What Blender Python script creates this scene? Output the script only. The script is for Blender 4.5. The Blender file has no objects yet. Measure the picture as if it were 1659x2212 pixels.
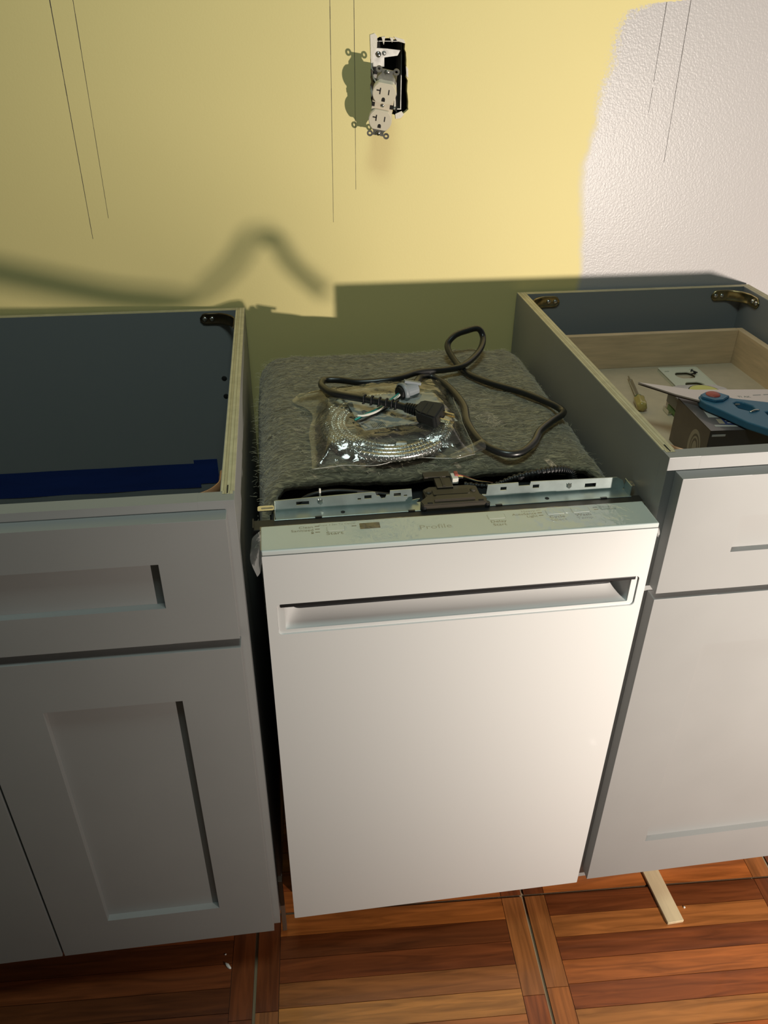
import bpy, bmesh, math, random
from mathutils import Vector, Matrix, noise
random.seed(7)
sc = bpy.context.scene
COL = sc.collection
PI = math.pi

# ------------------------------------------------------------------ camera
cam_d = bpy.data.cameras.new('camera'); cam = bpy.data.objects.new('camera', cam_d); COL.objects.link(cam)
YAW, PITCH, ROLL, FPX = 0.1417, -0.5652, 0.0091, 1719.2
cy_, sy_, cp_, sp_ = math.cos(YAW), math.sin(YAW), math.cos(PITCH), math.sin(PITCH)
fwd = Vector((sy_*cp_, cy_*cp_, sp_)); rgt = Vector((cy_, -sy_, 0)); upv = rgt.cross(fwd)
r2 = rgt*math.cos(ROLL)+upv*math.sin(ROLL); u2 = -rgt*math.sin(ROLL)+upv*math.cos(ROLL)
cam.matrix_world = Matrix(((r2.x, u2.x, -fwd.x, .0316), (r2.y, u2.y, -fwd.y, -1.3486), (r2.z, u2.z, -fwd.z, 1.3103), (0, 0, 0, 1)))
cam_d.sensor_fit = 'VERTICAL'; cam_d.sensor_height = 36.0; cam_d.lens = FPX/2212*36.0
cam_d.clip_start = .02
sc.camera = cam

# ------------------------------------------------------------------ world, exposure
w = bpy.data.worlds.new('world'); sc.world = w; w.use_nodes = True
bg = w.node_tree.nodes['Background']
bg.inputs[0].default_value = (.90, 1.0, .94, 1); bg.inputs[1].default_value = .038
vs = sc.view_settings
vs.view_transform = 'Standard'; vs.look = 'None'; vs.gamma = 1; vs.exposure = 0.0; vs.use_curve_mapping = False
LAMP = Vector((1.03, -1.72, .846)); LAMP_W = 146.0; LAMP_AIM = Vector((1.15, 0, .82)); LAMP_COL = (1, .89, .78)

# dim cool ceiling lamp of the kitchen
cd_ = bpy.data.lights.new('ceiling_lamp', 'AREA'); cd_.shape = 'DISK'; cd_.size = .45; cd_.energy = 9.5; cd_.color = (.80, 1.0, .93)
cl0 = bpy.data.objects.new('ceiling_lamp', cd_); COL.objects.link(cl0); cl0.location = (.1, -1.05, 2.42)

# ------------------------------------------------------------------ helpers
def tag(o, label=None, cat=None, group=None, kind=None):
    if label: o['label'] = label
    if cat: o['category'] = cat
    if group: o['group'] = group
    if kind: o['kind'] = kind
    return o

def empty(name, loc=(0, 0, 0), rz=0.0, label=None, cat=None, group=None):
    o = bpy.data.objects.new(name, None); COL.objects.link(o)
    o.empty_display_size = .02
    o.location = loc; o.rotation_euler = (0, 0, rz)
    return tag(o, label, cat, group)

class MB:
    def __init__(s): s.bm = bmesh.new()
    def box(s, x0, x1, y0, y1, z0, z1, bev=0.0, seg=2, M=None):
        b = bmesh.new(); bmesh.ops.create_cube(b, size=1)
        for v in b.verts:
            v.co = Vector((x0+(v.co.x+.5)*(x1-x0), y0+(v.co.y+.5)*(y1-y0), z0+(v.co.z+.5)*(z1-z0)))
        if bev: bmesh.ops.bevel(b, geom=b.edges[:], offset=bev, segments=seg, profile=.6, affect='EDGES')
        return s.merge(b, M)
    def merge(s, b, M=None):
        if M is not None: bmesh.ops.transform(b, matrix=M, verts=b.verts)
        me = bpy.data.meshes.new('tmp'); b.to_mesh(me); b.free(); s.bm.from_mesh(me); bpy.data.meshes.remove(me); return s
    def tube(s, pts, r, n=10, cap=True, closed=False):
        pts = [Vector(p) for p in pts]; N = len(pts)
        rr = r if callable(r) else (lambda i: r)
        b = bmesh.new(); rings = []; t0 = None; nrm = None
        for i, p in enumerate(pts):
            if closed: t = pts[(i+1) % N]-pts[i-1]
            else: t = pts[min(i+1, N-1)]-pts[max(i-1, 0)]
            t.normalize()
            if nrm is None:
                nrm = t.orthogonal().normalized()
            else:
                nrm = (nrm - t*nrm.dot(t)); nrm = nrm.normalized() if nrm.length > 1e-6 else t.orthogonal().normalized()
            bn = t.cross(nrm)
            rings.append([b.verts.new(p+(nrm*math.cos(2*PI*k/n)+bn*math.sin(2*PI*k/n))*rr(i)) for k in range(n)])
        M_ = N if closed else N-1
        for i in range(M_):
            a, c = rings[i], rings[(i+1) % N]
            for k in range(n): b.faces.new((a[k], a[(k+1) % n], c[(k+1) % n], c[k]))
        if cap and not closed: b.faces.new(rings[0][::-1]); b.faces.new(rings[-1])
        for f in b.faces: f.smooth = len(f.verts) == 4
        return s.merge(b)
    def cyl(s, c, axis, r, h, n=20, bev=0, r2=None):
        b = bmesh.new(); bmesh.ops.create_cone(b, cap_ends=True, segments=n, radius1=r, radius2=r if r2 is None else r2, depth=h)
        if bev: bmesh.ops.bevel(b, geom=[e for e in b.edges if e.calc_face_angle(0) > .9], offset=bev, segments=2, affect='EDGES')
        q = Vector((0, 0, 1)).rotation_difference(Vector(axis).normalized())
        return s.merge(b, Matrix.Translation(Vector(c)) @ q.to_matrix().to_4x4())
    def dome(s, c, axis, r, h, n=14):
        b = bmesh.new(); bmesh.ops.create_uvsphere(b, u_segments=n, v_segments=8, radius=1)
        for f in b.faces: f.smooth = True
        q = Vector((0, 0, 1)).rotation_difference(Vector(axis).normalized())
        return s.merge(b, Matrix.Translation(Vector(c)) @ q.to_matrix().to_4x4() @ Matrix.Diagonal((r, r, h, 1)))
    def lathe(s, prof, n=32, M=None):
        b = bmesh.new(); rings = []
        for r, z in prof: rings.append([b.verts.new((r*math.cos(2*PI*k/n), r*math.sin(2*PI*k/n), z)) for k in range(n)])
        for i in range(len(rings)-1):
            for k in range(n):
                f = b.faces.new((rings[i][k], rings[i][(k+1) % n], rings[i+1][(k+1) % n], rings[i+1][k])); f.smooth = True
        return s.merge(b, M)
    def prism(s, poly, d, M=None, holes=(), bev=0.0):
        """poly in local XY, extruded along +Z by d."""
        b = bmesh.new(); es = []
        for loop in [poly]+list(holes):
            vs_ = [b.verts.new((p[0], p[1], 0)) for p in loop]
            for i in range(len(vs_)): es.append(b.edges.new((vs_[i], vs_[(i+1) % len(vs_)])))
        bmesh.ops.triangle_fill(b, use_beauty=True, edges=es, normal=(0, 0, 1))
        bmesh.ops.recalc_face_normals(b, faces=b.faces)
        bmesh.ops.dissolve_limit(b, angle_limit=.01, verts=[], edges=[e for e in b.edges if len(e.link_faces) == 2]) if not holes else None
        r = bmesh.ops.extrude_face_region(b, geom=b.faces[:])
        bmesh.ops.translate(b, vec=(0, 0, d), verts=[v for v in r['geom'] if isinstance(v, bmesh.types.BMVert)])
        bmesh.ops.recalc_face_normals(b, faces=b.faces)
        if bev:
            ed = [e for e in b.edges if len(e.link_faces) == 2 and e.calc_face_angle(0) > .8]
            bmesh.ops.bevel(b, geom=ed, offset=bev, segments=2, affect='EDGES')
        return s.merge(b, M)
    def grid(s, P, closed_u=False, smooth=True):
        b = bmesh.new(); V = [[b.verts.new(p) for p in row] for row in P]
        for i in range(len(V)-1):
            n = len(V[i])
            for k in range(n if closed_u else n-1):
                f = b.faces.new((V[i][k], V[i][(k+1) % n], V[i+1][(k+1) % n], V[i+1][k])); f.smooth = smooth
        return s.merge(b)
    def mesh(s, name):
        me = bpy.data.meshes.new(name); s.bm.to_mesh(me); s.bm.free(); return me
    def build(s, name, mat, parent=None, loc=None, rot=None):
        me = s.mesh(name); me.materials.append(mat)
        o = bpy.data.objects.new(name, me); COL.objects.link(o)
        if parent: o.parent = parent
        if loc: o.location = loc
        if rot: o.rotation_euler = rot
        return o

def copy_tree(o, parent=None):
    c = o.copy(); COL.objects.link(c); c.parent = parent
    for ch in list(o.children): copy_tree(ch, c)
    return c

def spline(pts, per=8, closed=False):
    P = [Vector(p) for p in pts]; n = len(P); out = []
    for i in range(n if closed else n-1):
        p0 = P[i-1] if (i > 0 or closed) else P[0]*2-P[1]
        p1 = P[i]; p2 = P[(i+1) % n]
        p3 = P[(i+2) % n] if (i+2 < n or closed) else P[-1]*2-P[-2]
        for k in range(per):
            t = k/per
            out.append(.5*((2*p1)+(p2-p0)*t+(2*p0-5*p1+4*p2-p3)*t*t+(3*p1-p0-3*p2+p3)*t**3))
    if not closed: out.append(P[-1])
    return out

def rrect(x0, x1, y0, y1, r, n=6):
    o = []
    for cx, cy, a in ((x1-r, y1-r, 0), (x0+r, y1-r, 90), (x0+r, y0+r, 180), (x1-r, y0+r, 270)):
        for k in range(n+1):
            t = math.radians(a+90*k/n); o.append((cx+r*math.cos(t), cy+r*math.sin(t)))
    return o

def circ(cx, cy, r, n=20, ry=None):
    return [(cx+r*math.cos(2*PI*k/n), cy+(ry or r)*math.sin(2*PI*k/n)) for k in range(n)]

# local XY -> world XZ with +Z extruded toward -Y (a plate standing parallel to the wall)
def M_front(y): return Matrix(((1, 0, 0, 0), (0, 0, -1, y), (0, 1, 0, 0), (0, 0, 0, 1)))

# ------------------------------------------------------------------ materials
MATS = {}
def mat(name, col, rough=.5, metal=0.0, spec=.5, coat=0.0, bump=None, var=None, sheen=0.0):
    if name in MATS: return MATS[name]
    m = bpy.data.materials.new(name); m.use_nodes = True; nt = m.node_tree; b = nt.nodes['Principled BSDF']
    b.inputs['Base Color'].default_value = (*col, 1); b.inputs['Roughness'].default_value = rough
    b.inputs['Metallic'].default_value = metal; b.inputs['Specular IOR Level'].default_value = spec
    b.inputs['Coat Weight'].default_value = coat; b.inputs['Sheen Weight'].default_value = sheen
    tc = nt.nodes.new('ShaderNodeTexCoord')
    if bump:
        n = nt.nodes.new('ShaderNodeTexNoise'); n.inputs['Scale'].default_value = bump[0]; n.inputs['Detail'].default_value = 4
        nt.links.new(tc.outputs['Object'], n.inputs['Vector'])
        bp = nt.nodes.new('ShaderNodeBump'); bp.inputs['Strength'].default_value = bump[1]; bp.inputs['Distance'].default_value = bump[2] if len(bump) > 2 else .001
        nt.links.new(n.outputs['Fac'], bp.inputs['Height']); nt.links.new(bp.outputs[0], b.inputs['Normal'])
    if var:   # (scale xyz, amount)
        mp = nt.nodes.new('ShaderNodeMapping'); mp.inputs['Scale'].default_value = var[0]
        nt.links.new(tc.outputs['Object'], mp.inputs[0])
        n2 = nt.nodes.new('ShaderNodeTexNoise'); n2.inputs['Scale'].default_value = 1; n2.inputs['Detail'].default_value = 5
        nt.links.new(mp.outputs[0], n2.inputs['Vector'])
        rp = nt.nodes.new('ShaderNodeValToRGB'); a = var[1]
        rp.color_ramp.elements[0].position = .3; rp.color_ramp.elements[1].position = .7
        rp.color_ramp.elements[0].color = (*[c*(1-a) for c in col], 1); rp.color_ramp.elements[1].color = (*[min(1, c*(1+a)) for c in col], 1)
        nt.links.new(n2.outputs['Fac'], rp.inputs[0]); nt.links.new(rp.outputs[0], b.inputs['Base Color'])
    MATS[name] = m; return m

PAINT = mat('grey cabinet paint', (.285, .285, .28), .42, bump=(900, .06, .0005), var=((8, 8, 8), .03))
CABIN = mat('grey cabinet interior', (.24, .25, .252), .5, bump=(700, .05, .0005))
WHITE = mat('white enamel steel', (.645, .645, .635), .36, bump=(1500, .04, .0003), coat=.15)
GLOSSW = mat('white gloss plastic', (.54, .585, .57), .5, spec=.22)
BLACK = mat('black plastic', (.012, .012, .013), .45)
VOID = mat('black bitumen tub', (.012, .013, .013), .85, bump=(300, .4, .001))
BROWNP = mat('dark brown plastic', (.045, .036, .024), .5)
GALV = mat('galvanised steel', (.43, .49, .475), .38, metal=.85, var=((40, 6, 40), .18))
CHROME = mat('bright steel', (.75, .74, .70), .2, metal=1.0)
STEEL = mat('dull zinc steel', (.36, .355, .33), .42, metal=.85, var=((90, 90, 90), .3))
BRASS = mat('yellow zinc bracket', (.42, .34, .17), .27, metal=.95, var=((120, 120, 120), .2))
COPPER = mat('copper toned bracket', (.52, .27, .14), .4, metal=.5)
RUBBER = mat('black rubber cord', (.013, .013, .013), .32, spec=.6)
IVORY = mat('ivory plastic', (.66, .60, .47), .35)
CREAM = mat('pale cream plastic', (.62, .63, .52), .4)
SLOT = mat('dark slot', (.01, .009, .008), .8)
PLASTER = mat('torn drywall paper', (.72, .66, .56), .9, bump=(400, .5, .002))
DARKBOX = mat('dark cavity', (.015, .014, .012), .9)
BLUETAPE = mat('blue painters tape', (.008, .03, .17), .55, bump=(600, .15, .0005), var=((6, 6, 40), .15))
TEAL = mat('green wire insulation', (.02, .30, .27), .35)
WWHITE = mat('white wire insulation', (.80, .77, .70), .35)
GREYP = mat('grey nylon', (.22, .24, .255), .4)
REDP = mat('red plastic', (.38, .07, .055), .5, bump=(300, .5, .001))
BLUEP = mat('blue handle rubber', (.028, .13, .23), .5)
BLADE = mat('satin blade steel', (.56, .52, .50), .36, metal=.6)
BLADEEDGE = mat('blade edge', (.05, .035, .03), .5, metal=.5)
BOXDARK = mat('dark printed card', (.030, .028, .030), .38, coat=.2)
BOXBROWN = mat('brown printed card', (.075, .055, .042), .4, coat=.2, var=((30, 30, 30), .2))
PRINTG = mat('pale grey print', (.40, .40, .40), .5)
PRINTB = mat('blue print', (.03, .045, .14), .45)
PRINTC = mat('cream picture print', (.30, .26, .20), .5)
INK = mat('grey ink', (.075, .085, .08), .5)
INKF = mat('faint grey ink', (.25, .27, .26), .5)
INKD = mat('dark ink', (.03, .03, .03), .5)
PAPER = mat('grey paper label', (.33, .35, .34), .6)
BARE = mat('bare maple wood', (.62, .46, .28), .5, var=((14, 14, 120), .14), bump=(500, .1, .0004))
DBOT = mat('drawer bottom board', (.50, .42, .30), .6, var=((60, 60, 60), .05))
SHIM = mat('pale pine', (.66, .52, .32), .6, var=((90, 8, 60), .14))
PENCIL = mat('pencil line', (.06, .05, .045), .8)
YELLOWS = mat('yellow sticker', (.60, .56, .14), .45)
GREENS = mat('green plastic', (.10, .19, .05), .35)
AMBER = mat('amber handle plastic', (.42, .33, .10), .25, coat=.4)
LIQUID = mat('smoked display window', (.022, .019, .012), .25, spec=.3)
RIDGE = mat('braid', (.55, .55, .52), .28, metal=.9)
CHIP = mat('white chip', (.8, .78, .72), .7)
GROUT = mat('grey brown grout', (.34, .25, .15), .9, bump=(500, .3, .001))

def nodes(m): return m.node_tree, m.node_tree.nodes, m.node_tree.links

def plywood():
    m = mat('plywood edge', (.62, .53, .33), .65); nt, N, L = nodes(m); b = N['Principled BSDF']
    tc = N.new('ShaderNodeTexCoord'); uv = N.new('ShaderNodeUVMap')
    sx = N.new('ShaderNodeSeparateXYZ'); L.new(tc.outputs['Generated'], sx.inputs[0])
    r = N.new('ShaderNodeValToRGB'); r.color_ramp.interpolation = 'LINEAR'
    e = r.color_ramp.elements; e[0].position = 0; e[0].color = (.60, .52, .33, 1); e[1].position = 1; e[1].color = (.60, .50, .31, 1)
    for p, c in ((.17, (.66, .57, .36, 1)), (.2, (.22, .17, .09, 1)), (.23, (.52, .44, .26, 1)), (.4, (.56, .47, .28, 1)), (.43, (.28, .22, .12, 1)), (.47, (.66, .58, .38, 1)), (.68, (.60, .52, .32, 1)), (.71, (.25, .20, .11, 1)), (.75, (.62, .54, .34, 1))):
        x = e.new(p); x.color = c
    L.new(sx.outputs[0], r.inputs[0])
    n = N.new('ShaderNodeTexNoise'); n.inputs['Scale'].default_value = 60; n.inputs['Detail'].default_value = 4; L.new(tc.outputs['Object'], n.inputs['Vector'])
    mx = N.new('ShaderNodeMix'); mx.data_type = 'RGBA'; mx.blend_type = 'MULTIPLY'; mx.inputs[0].default_value = .5
    L.new(r.outputs[0], mx.inputs[6]); L.new(n.outputs['Fac'], mx.inputs[7]); 
    g = N.new('ShaderNodeMix'); g.data_type = 'RGBA'; g.blend_type = 'ADD'; g.inputs[0].default_value = .18
    L.new(mx.outputs[2], g.inputs[6]); L.new(r.outputs[0], g.inputs[7]); L.new(g.outputs[2], b.inputs['Base Color'])
    return m
PLY = plywood()
PLYY = PLY.copy(); PLYY.name = 'plywood edge across'
for nd in PLYY.node_tree.nodes:
    if nd.type == 'SEPXYZ':
        lk = [l for l in PLYY.node_tree.links if l.from_node == nd][0]; to = lk.to_socket
        PLYY.node_tree.links.remove(lk); PLYY.node_tree.links.new(nd.outputs[1], to)

def wall_mat():
    m = mat('yellow wall paint with pale primer', (.6, .5, .2), .5); nt, N, L = nodes(m); b = N['Principled BSDF']
    tc = N.new('ShaderNodeTexCoord'); sx = N.new('ShaderNodeSeparateXYZ'); L.new(tc.outputs['Object'], sx.inputs[0])
    # boundary x as a function of height
    mr = N.new('ShaderNodeMapRange'); mr.inputs['From Min'].default_value = .85; mr.inputs['From Max'].default_value = 1.4; L.new(sx.outputs[2], mr.inputs[0])
    cv = N.new('ShaderNodeFloatCurve'); c = cv.mapping.curves[0]
    def P(z, x): return ((z-.85)/.55, (x-.5)/.5)
    pts = [P(.85, .573), P(.92, .566), P(1.02, .556), P(1.09, .549), P(1.17, .557), P(1.24, .566), P(1.285, .574), P(1.306, .59), P(1.318, .622), P(1.326, .70), P(1.4, .98)]
    c.points[0].location = pts[0]; c.points[1].location = pts[-1]
    for p in pts[1:-1]: c.points.new(*p)
    for p in c.points: p.handle_type = 'VECTOR'
    cv.mapping.update(); L.new(mr.outputs[0], cv.inputs[1])
    sc_ = N.new('ShaderNodeMath'); sc_.operation = 'MULTIPLY_ADD'; sc_.inputs[1].default_value = .5; sc_.inputs[2].default_value = .5; L.new(cv.outputs[0], sc_.inputs[0])
    d = N.new('ShaderNodeMath'); d.operation = 'SUBTRACT'; L.new(sx.outputs[0], d.inputs[0]); L.new(sc_.outputs[0], d.inputs[1])
    n1 = N.new('ShaderNodeTexNoise'); n1.inputs['Scale'].default_value = 14; n1.inputs['Detail'].default_value = 2; L.new(tc.outputs['Object'], n1.inputs['Vector'])
    n2 = N.new('ShaderNodeTexNoise'); n2.inputs['Scale'].default_value = 260; n2.inputs['Detail'].default_value = 4; L.new(tc.outputs['Object'], n2.inputs['Vector'])
    a1 = N.new('ShaderNodeMath'); a1.operation = 'MULTIPLY_ADD'; a1.inputs[1].default_value = .03; L.new(n1.outputs['Fac'], a1.inputs[0]); L.new(d.outputs[0], a1.inputs[2])
    # speckled roller edge only near the top of the patch
    hz = N.new('ShaderNodeMapRange'); hz.inputs['From Min'].default_value = 1.12; hz.inputs['From Max'].default_value = 1.26; hz.inputs['To Min'].default_value = .006; hz.inputs['To Max'].default_value = .05; L.new(sx.outputs[2], hz.inputs[0])
    a2 = N.new('ShaderNodeMath'); a2.operation = 'MULTIPLY_ADD'; L.new(n2.outputs['Fac'], a2.inputs[0]); L.new(hz.outputs[0], a2.inputs[1]); L.new(a1.outputs[0], a2.inputs[2])
    ms = N.new('ShaderNodeMath'); ms.operation = 'MULTIPLY_ADD'; ms.inputs[1].default_value = -.5; L.new(hz.outputs[0], ms.inputs[0]); L.new(a2.outputs[0], ms.inputs[2])
    f = N.new('ShaderNodeMapRange'); f.interpolation_type = 'SMOOTHSTEP'; f.inputs['From Min'].default_value = .010; f.inputs['From Max'].default_value = .030; L.new(ms.outputs[0], f.inputs[0])
    n3 = N.new('ShaderNodeTexNoise'); n3.inputs['Scale'].default_value = 5; L.new(tc.outputs['Object'], n3.inputs['Vector'])
    ry = N.new('ShaderNodeValToRGB'); ry.color_ramp.elements[0].color = (.70, .595, .255, 1); ry.color_ramp.elements[1].color = (.73, .625, .275, 1); L.new(n3.outputs['Fac'], ry.inputs[0])
    mx = N.new('ShaderNodeMix'); mx.data_type = 'RGBA'; mx.inputs[7].default_value = (.47, .445, .44, 1)
    L.new(f.outputs[0], mx.inputs[0]); L.new(ry.outputs[0], mx.inputs[6]); L.new(mx.outputs[2], b.inputs['Base Color'])
    rr = N.new('ShaderNodeMapRange'); rr.inputs['To Min'].default_value = .62; rr.inputs['To Max'].default_value = .36; L.new(f.outputs[0], rr.inputs[0]); L.new(rr.outputs[0], b.inputs['Roughness'])
    bs = N.new('ShaderNodeTexNoise'); bs.inputs['Scale'].default_value = 330; bs.inputs['Detail'].default_value = 3; L.new(tc.outputs['Object'], bs.inputs['Vector'])
    st = N.new('ShaderNodeMapRange'); st.inputs['To Min'].default_value = .10; st.inputs['To Max'].default_value = .42; L.new(f.outputs[0], st.inputs[0])
    bp = N.new('ShaderNodeBump'); bp.inputs['Distance'].default_value = .0012; L.new(st.outputs[0], bp.inputs['Strength']); L.new(bs.outputs['Fac'], bp.inputs['Height']); L.new(bp.outputs[0], b.inputs['Normal'])
    return m
WALL = wall_mat()

def felt_mat():
    m = mat('charcoal felt', (.06, .062, .05), .95, sheen=.35); nt, N, L = nodes(m); b = N['Principled BSDF']
    tc = N.new('ShaderNodeTexCoord'); mp = N.new('ShaderNodeMapping'); mp.inputs['Scale'].default_value = (60, 190, 120); mp.inputs['Rotation'].default_value = (0, 0, .25); L.new(tc.outputs['Object'], mp.inputs[0])
    n = N.new('ShaderNodeTexNoise'); n.inputs['Scale'].default_value = 1; n.inputs['Detail'].default_value = 7; n.inputs['Distortion'].default_value = 1.6; L.new(mp.outputs[0], n.inputs['Vector'])
    r = N.new('ShaderNodeValToRGB'); e = r.color_ramp.elements; e[0].position = .32; e[0].color = (.078, .068, .044, 1); e[1].position = .72; e[1].color = (.40, .35, .225, 1); x = e.new(.52); x.color = (.18, .16, .102, 1)
    L.new(n.outputs['Fac'], r.inputs[0]); L.new(r.outputs[0], b.inputs['Base Color'])
    bp = N.new('ShaderNodeBump'); bp.inputs['Strength'].default_value = .9; bp.inputs['Distance'].default_value = .004; L.new(n.outputs['Fac'], bp.inputs['Height']); L.new(bp.outputs[0], b.inputs['Normal'])
    return m
FELT = felt_mat()
FIBRE = mat('pale felt fibre', (.40, .37, .27), .9)

def film_mat(name, tint, haze, rough, refl=1.3):
    m = bpy.data.materials.new(name); m.use_nodes = True; nt, N, L = nodes(m)
    for nd in list(N): N.remove(nd)
    out = N.new('ShaderNodeOutputMaterial'); tr = N.new('ShaderNodeBsdfTransparent'); tr.inputs[0].default_value = (*tint, 1)
    gl = N.new('ShaderNodeBsdfGlossy'); gl.inputs['Roughness'].default_value = rough; gl.inputs[0].default_value = (1, 1, 1, 1)
    df = N.new('ShaderNodeBsdfDiffuse'); df.inputs[0].default_value = (.75, .74, .68, 1)
    tc = N.new('ShaderNodeTexCoord'); n = N.new('ShaderNodeTexNoise'); n.inputs['Scale'].default_value = 55; n.inputs['Detail'].default_value = 3; n.inputs['Distortion'].default_value = 1.5; L.new(tc.outputs['Object'], n.inputs['Vector'])
    bp = N.new('ShaderNodeBump'); bp.inputs['Strength'].default_value = .35; bp.inputs['Distance'].default_value = .003; L.new(n.outputs['Fac'], bp.inputs['Height']); L.new(bp.outputs[0], gl.inputs['Normal'])
    fr = N.new('ShaderNodeFresnel'); fr.inputs['IOR'].default_value = 1.5; L.new(bp.outputs[0], fr.inputs['Normal'])
    m1 = N.new('ShaderNodeMixShader'); m1.inputs[0].default_value = haze; L.new(tr.outputs[0], m1.inputs[1]); L.new(df.outputs[0], m1.inputs[2])
    fa = N.new('ShaderNodeMath'); fa.operation = 'MULTIPLY_ADD'; fa.inputs[1].default_value = refl; fa.inputs[2].default_value = .02; L.new(fr.outputs[0], fa.inputs[0])
    m2 = N.new('ShaderNodeMixShader'); L.new(fa.outputs[0], m2.inputs[0]); L.new(m1.outputs[0], m2.inputs[1]); L.new(gl.outputs[0], m2.inputs[2]); L.new(m2.outputs[0], out.inputs[0])
    return m
BAG = film_mat('clear bag film', (.98, .98, .96), .035, .10, 1.1)
FILM = film_mat('protective film', (.98, .99, .98), .015, .12, .14)
FLAP = film_mat('protective film flap', (.9, .92, .93), .10, .25)

def wood_mat():
    m = mat('hardwood floor plank', (.2, .07, .02), .33, coat=.15); nt, N, L = nodes(m); b = N['Principled BSDF']
    oi = N.new('ShaderNodeObjectInfo'); tc = N.new('ShaderNodeTexCoord')
    r = N.new('ShaderNodeValToRGB'); r.color_ramp.interpolation = 'LINEAR'; e = r.color_ramp.elements
    e[0].position = 0; e[0].color = (.13, .038, .011, 1); e[1].position = 1; e[1].color = (.58, .24, .055, 1)
    for p, c in ((.22, (.22, .058, .016, 1)), (.4, (.38, .10, .022, 1)), (.58, (.48, .155, .034, 1)), (.75, (.35, .125, .034, 1))):
        x = e.new(p); x.color = c
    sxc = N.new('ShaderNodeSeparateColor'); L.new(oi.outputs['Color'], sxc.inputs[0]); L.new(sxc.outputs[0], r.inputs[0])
    add = N.new('ShaderNodeVectorMath'); add.operation = 'SCALE'; cb = N.new('ShaderNodeCombineXYZ')
    for i in range(3): L.new(oi.outputs['Random'], cb.inputs[i])
    add.inputs['Scale'].default_value = 37; L.new(cb.outputs[0], add.inputs[0])
    av = N.new('ShaderNodeVectorMath'); av.operation = 'ADD'; L.new(tc.outputs['Object'], av.inputs[0]); L.new(add.outputs[0], av.inputs[1])
    mp = N.new('ShaderNodeMapping'); mp.inputs['Scale'].default_value = (7, 90, 90); L.new(av.outputs[0], mp.inputs[0])
    n = N.new('ShaderNodeTexNoise'); n.inputs['Scale'].default_value = 1; n.inputs['Detail'].default_value = 6; n.inputs['Distortion'].default_value = .9; L.new(mp.outputs[0], n.inputs['Vector'])
    g = N.new('ShaderNodeValToRGB'); g.color_ramp.elements[0].position = .3; g.color_ramp.elements[0].color = (.45, .42, .40, 1); g.color_ramp.elements[1].position = .66; g.color_ramp.elements[1].color = (1.15, 1.12, 1.1, 1); L.new(n.outputs['Fac'], g.inputs[0])
    mx = N.new('ShaderNodeMix'); mx.data_type = 'RGBA'; mx.blend_type = 'MULTIPLY'; mx.inputs[0].default_value = .85
    L.new(r.outputs[0], mx.inputs[6]); L.new(g.outputs[0], mx.inputs[7]); L.new(mx.outputs[2], b.inputs['Base Color'])
    bp = N.new('ShaderNodeBump'); bp.inputs['Strength'].default_value = .12; bp.inputs['Distance'].default_value = .0006; L.new(n.outputs['Fac'], bp.inputs['Height']); L.new(bp.outputs[0], b.inputs['Normal'])
    return m
WOOD = wood_mat()

# ------------------------------------------------------------------ floor
floor = MB().box(-2.2, 2.2, -3.2, .03, -.06, -.0035).build('floor', GROUT)
tag(floor, kind='structure')
TILE, TYAW, GO = .458, -.052, Vector((.393, -.574, 0))
JN = 12; BW = .036; G = .0009; GR = .0022
pw = (TILE-2*GR-2*BW-0)/1.0; ph = (TILE-2*GR)/JN
plank_me = MB().box(-pw/2+G/2, pw/2-G/2, -ph/2+G/2, ph/2-G/2, -.003, 0).mesh('plank'); plank_me.materials.append(WOOD)
bl = [(TILE-2*GR)*f for f in (.30, .36, .34)]
strip_me = []
for l_ in bl:
    me = MB().box(-l_/2+G/2, l_/2-G/2, -BW/2+G/2, BW/2-G/2, -.003, 0).mesh('border_plank'); me.materials.append(WOOD); strip_me.append(me)
slab_me = MB().box(-TILE/2+GR, TILE/2-GR, -TILE/2+GR, TILE/2-GR, -.0034, -.0022).mesh('parquet_tile'); slab_me.materials.append(mat('plank joint', (.05, .02, .008), .8))
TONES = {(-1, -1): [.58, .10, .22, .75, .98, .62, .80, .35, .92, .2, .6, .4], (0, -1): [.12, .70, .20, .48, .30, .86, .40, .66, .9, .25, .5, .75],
         (-2, -1): [.25, .05, .18, .02, .10, .30, .55, .12, .3, .1, .4, .2], (0, 0): [.5]*12, (-1, 0): [.3, .5]*6, (1, -1): [.3, .6, .15, .5]*3}  # left tile tones kept dark: shadow on that floor put into plank colour
random.seed(21)
for i in range(-2, 2):
    for j in range(-2, 1):
        t = bpy.data.objects.new('parquet_tile', slab_me); COL.objects.link(t); t.parent = floor
        c = Vector(((i+.5)*TILE, (j+.5)*TILE, 0)); c.rotate(Matrix.Rotation(TYAW, 3, 'Z'))
        t.location = GO+c; t.rotation_euler = (0, 0, TYAW)
        for k in range(JN):
            p = bpy.data.objects.new('plank', plank_me); COL.objects.link(p); p.parent = t
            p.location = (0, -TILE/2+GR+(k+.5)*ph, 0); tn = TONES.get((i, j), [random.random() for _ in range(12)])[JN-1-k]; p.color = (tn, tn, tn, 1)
        for s in (-1, 1):
            yy = -TILE/2+GR; order = [0, 1, 2] if s < 0 else [2, 0, 1]
            for q in order:
                p = bpy.data.objects.new('border_plank', strip_me[q]); COL.objects.link(p); p.parent = t
                p.location = (s*(TILE/2-GR-BW/2), yy+bl[q]/2, 0); p.rotation_euler = (0, 0, PI/2); yy += bl[q]; tn = random.choice((.12, .25, .35, .62, .75)) if i > -2 else .15; p.color = (tn, tn, tn, 1)  # left tile border strips darkened the same way, for the shadow there

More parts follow.
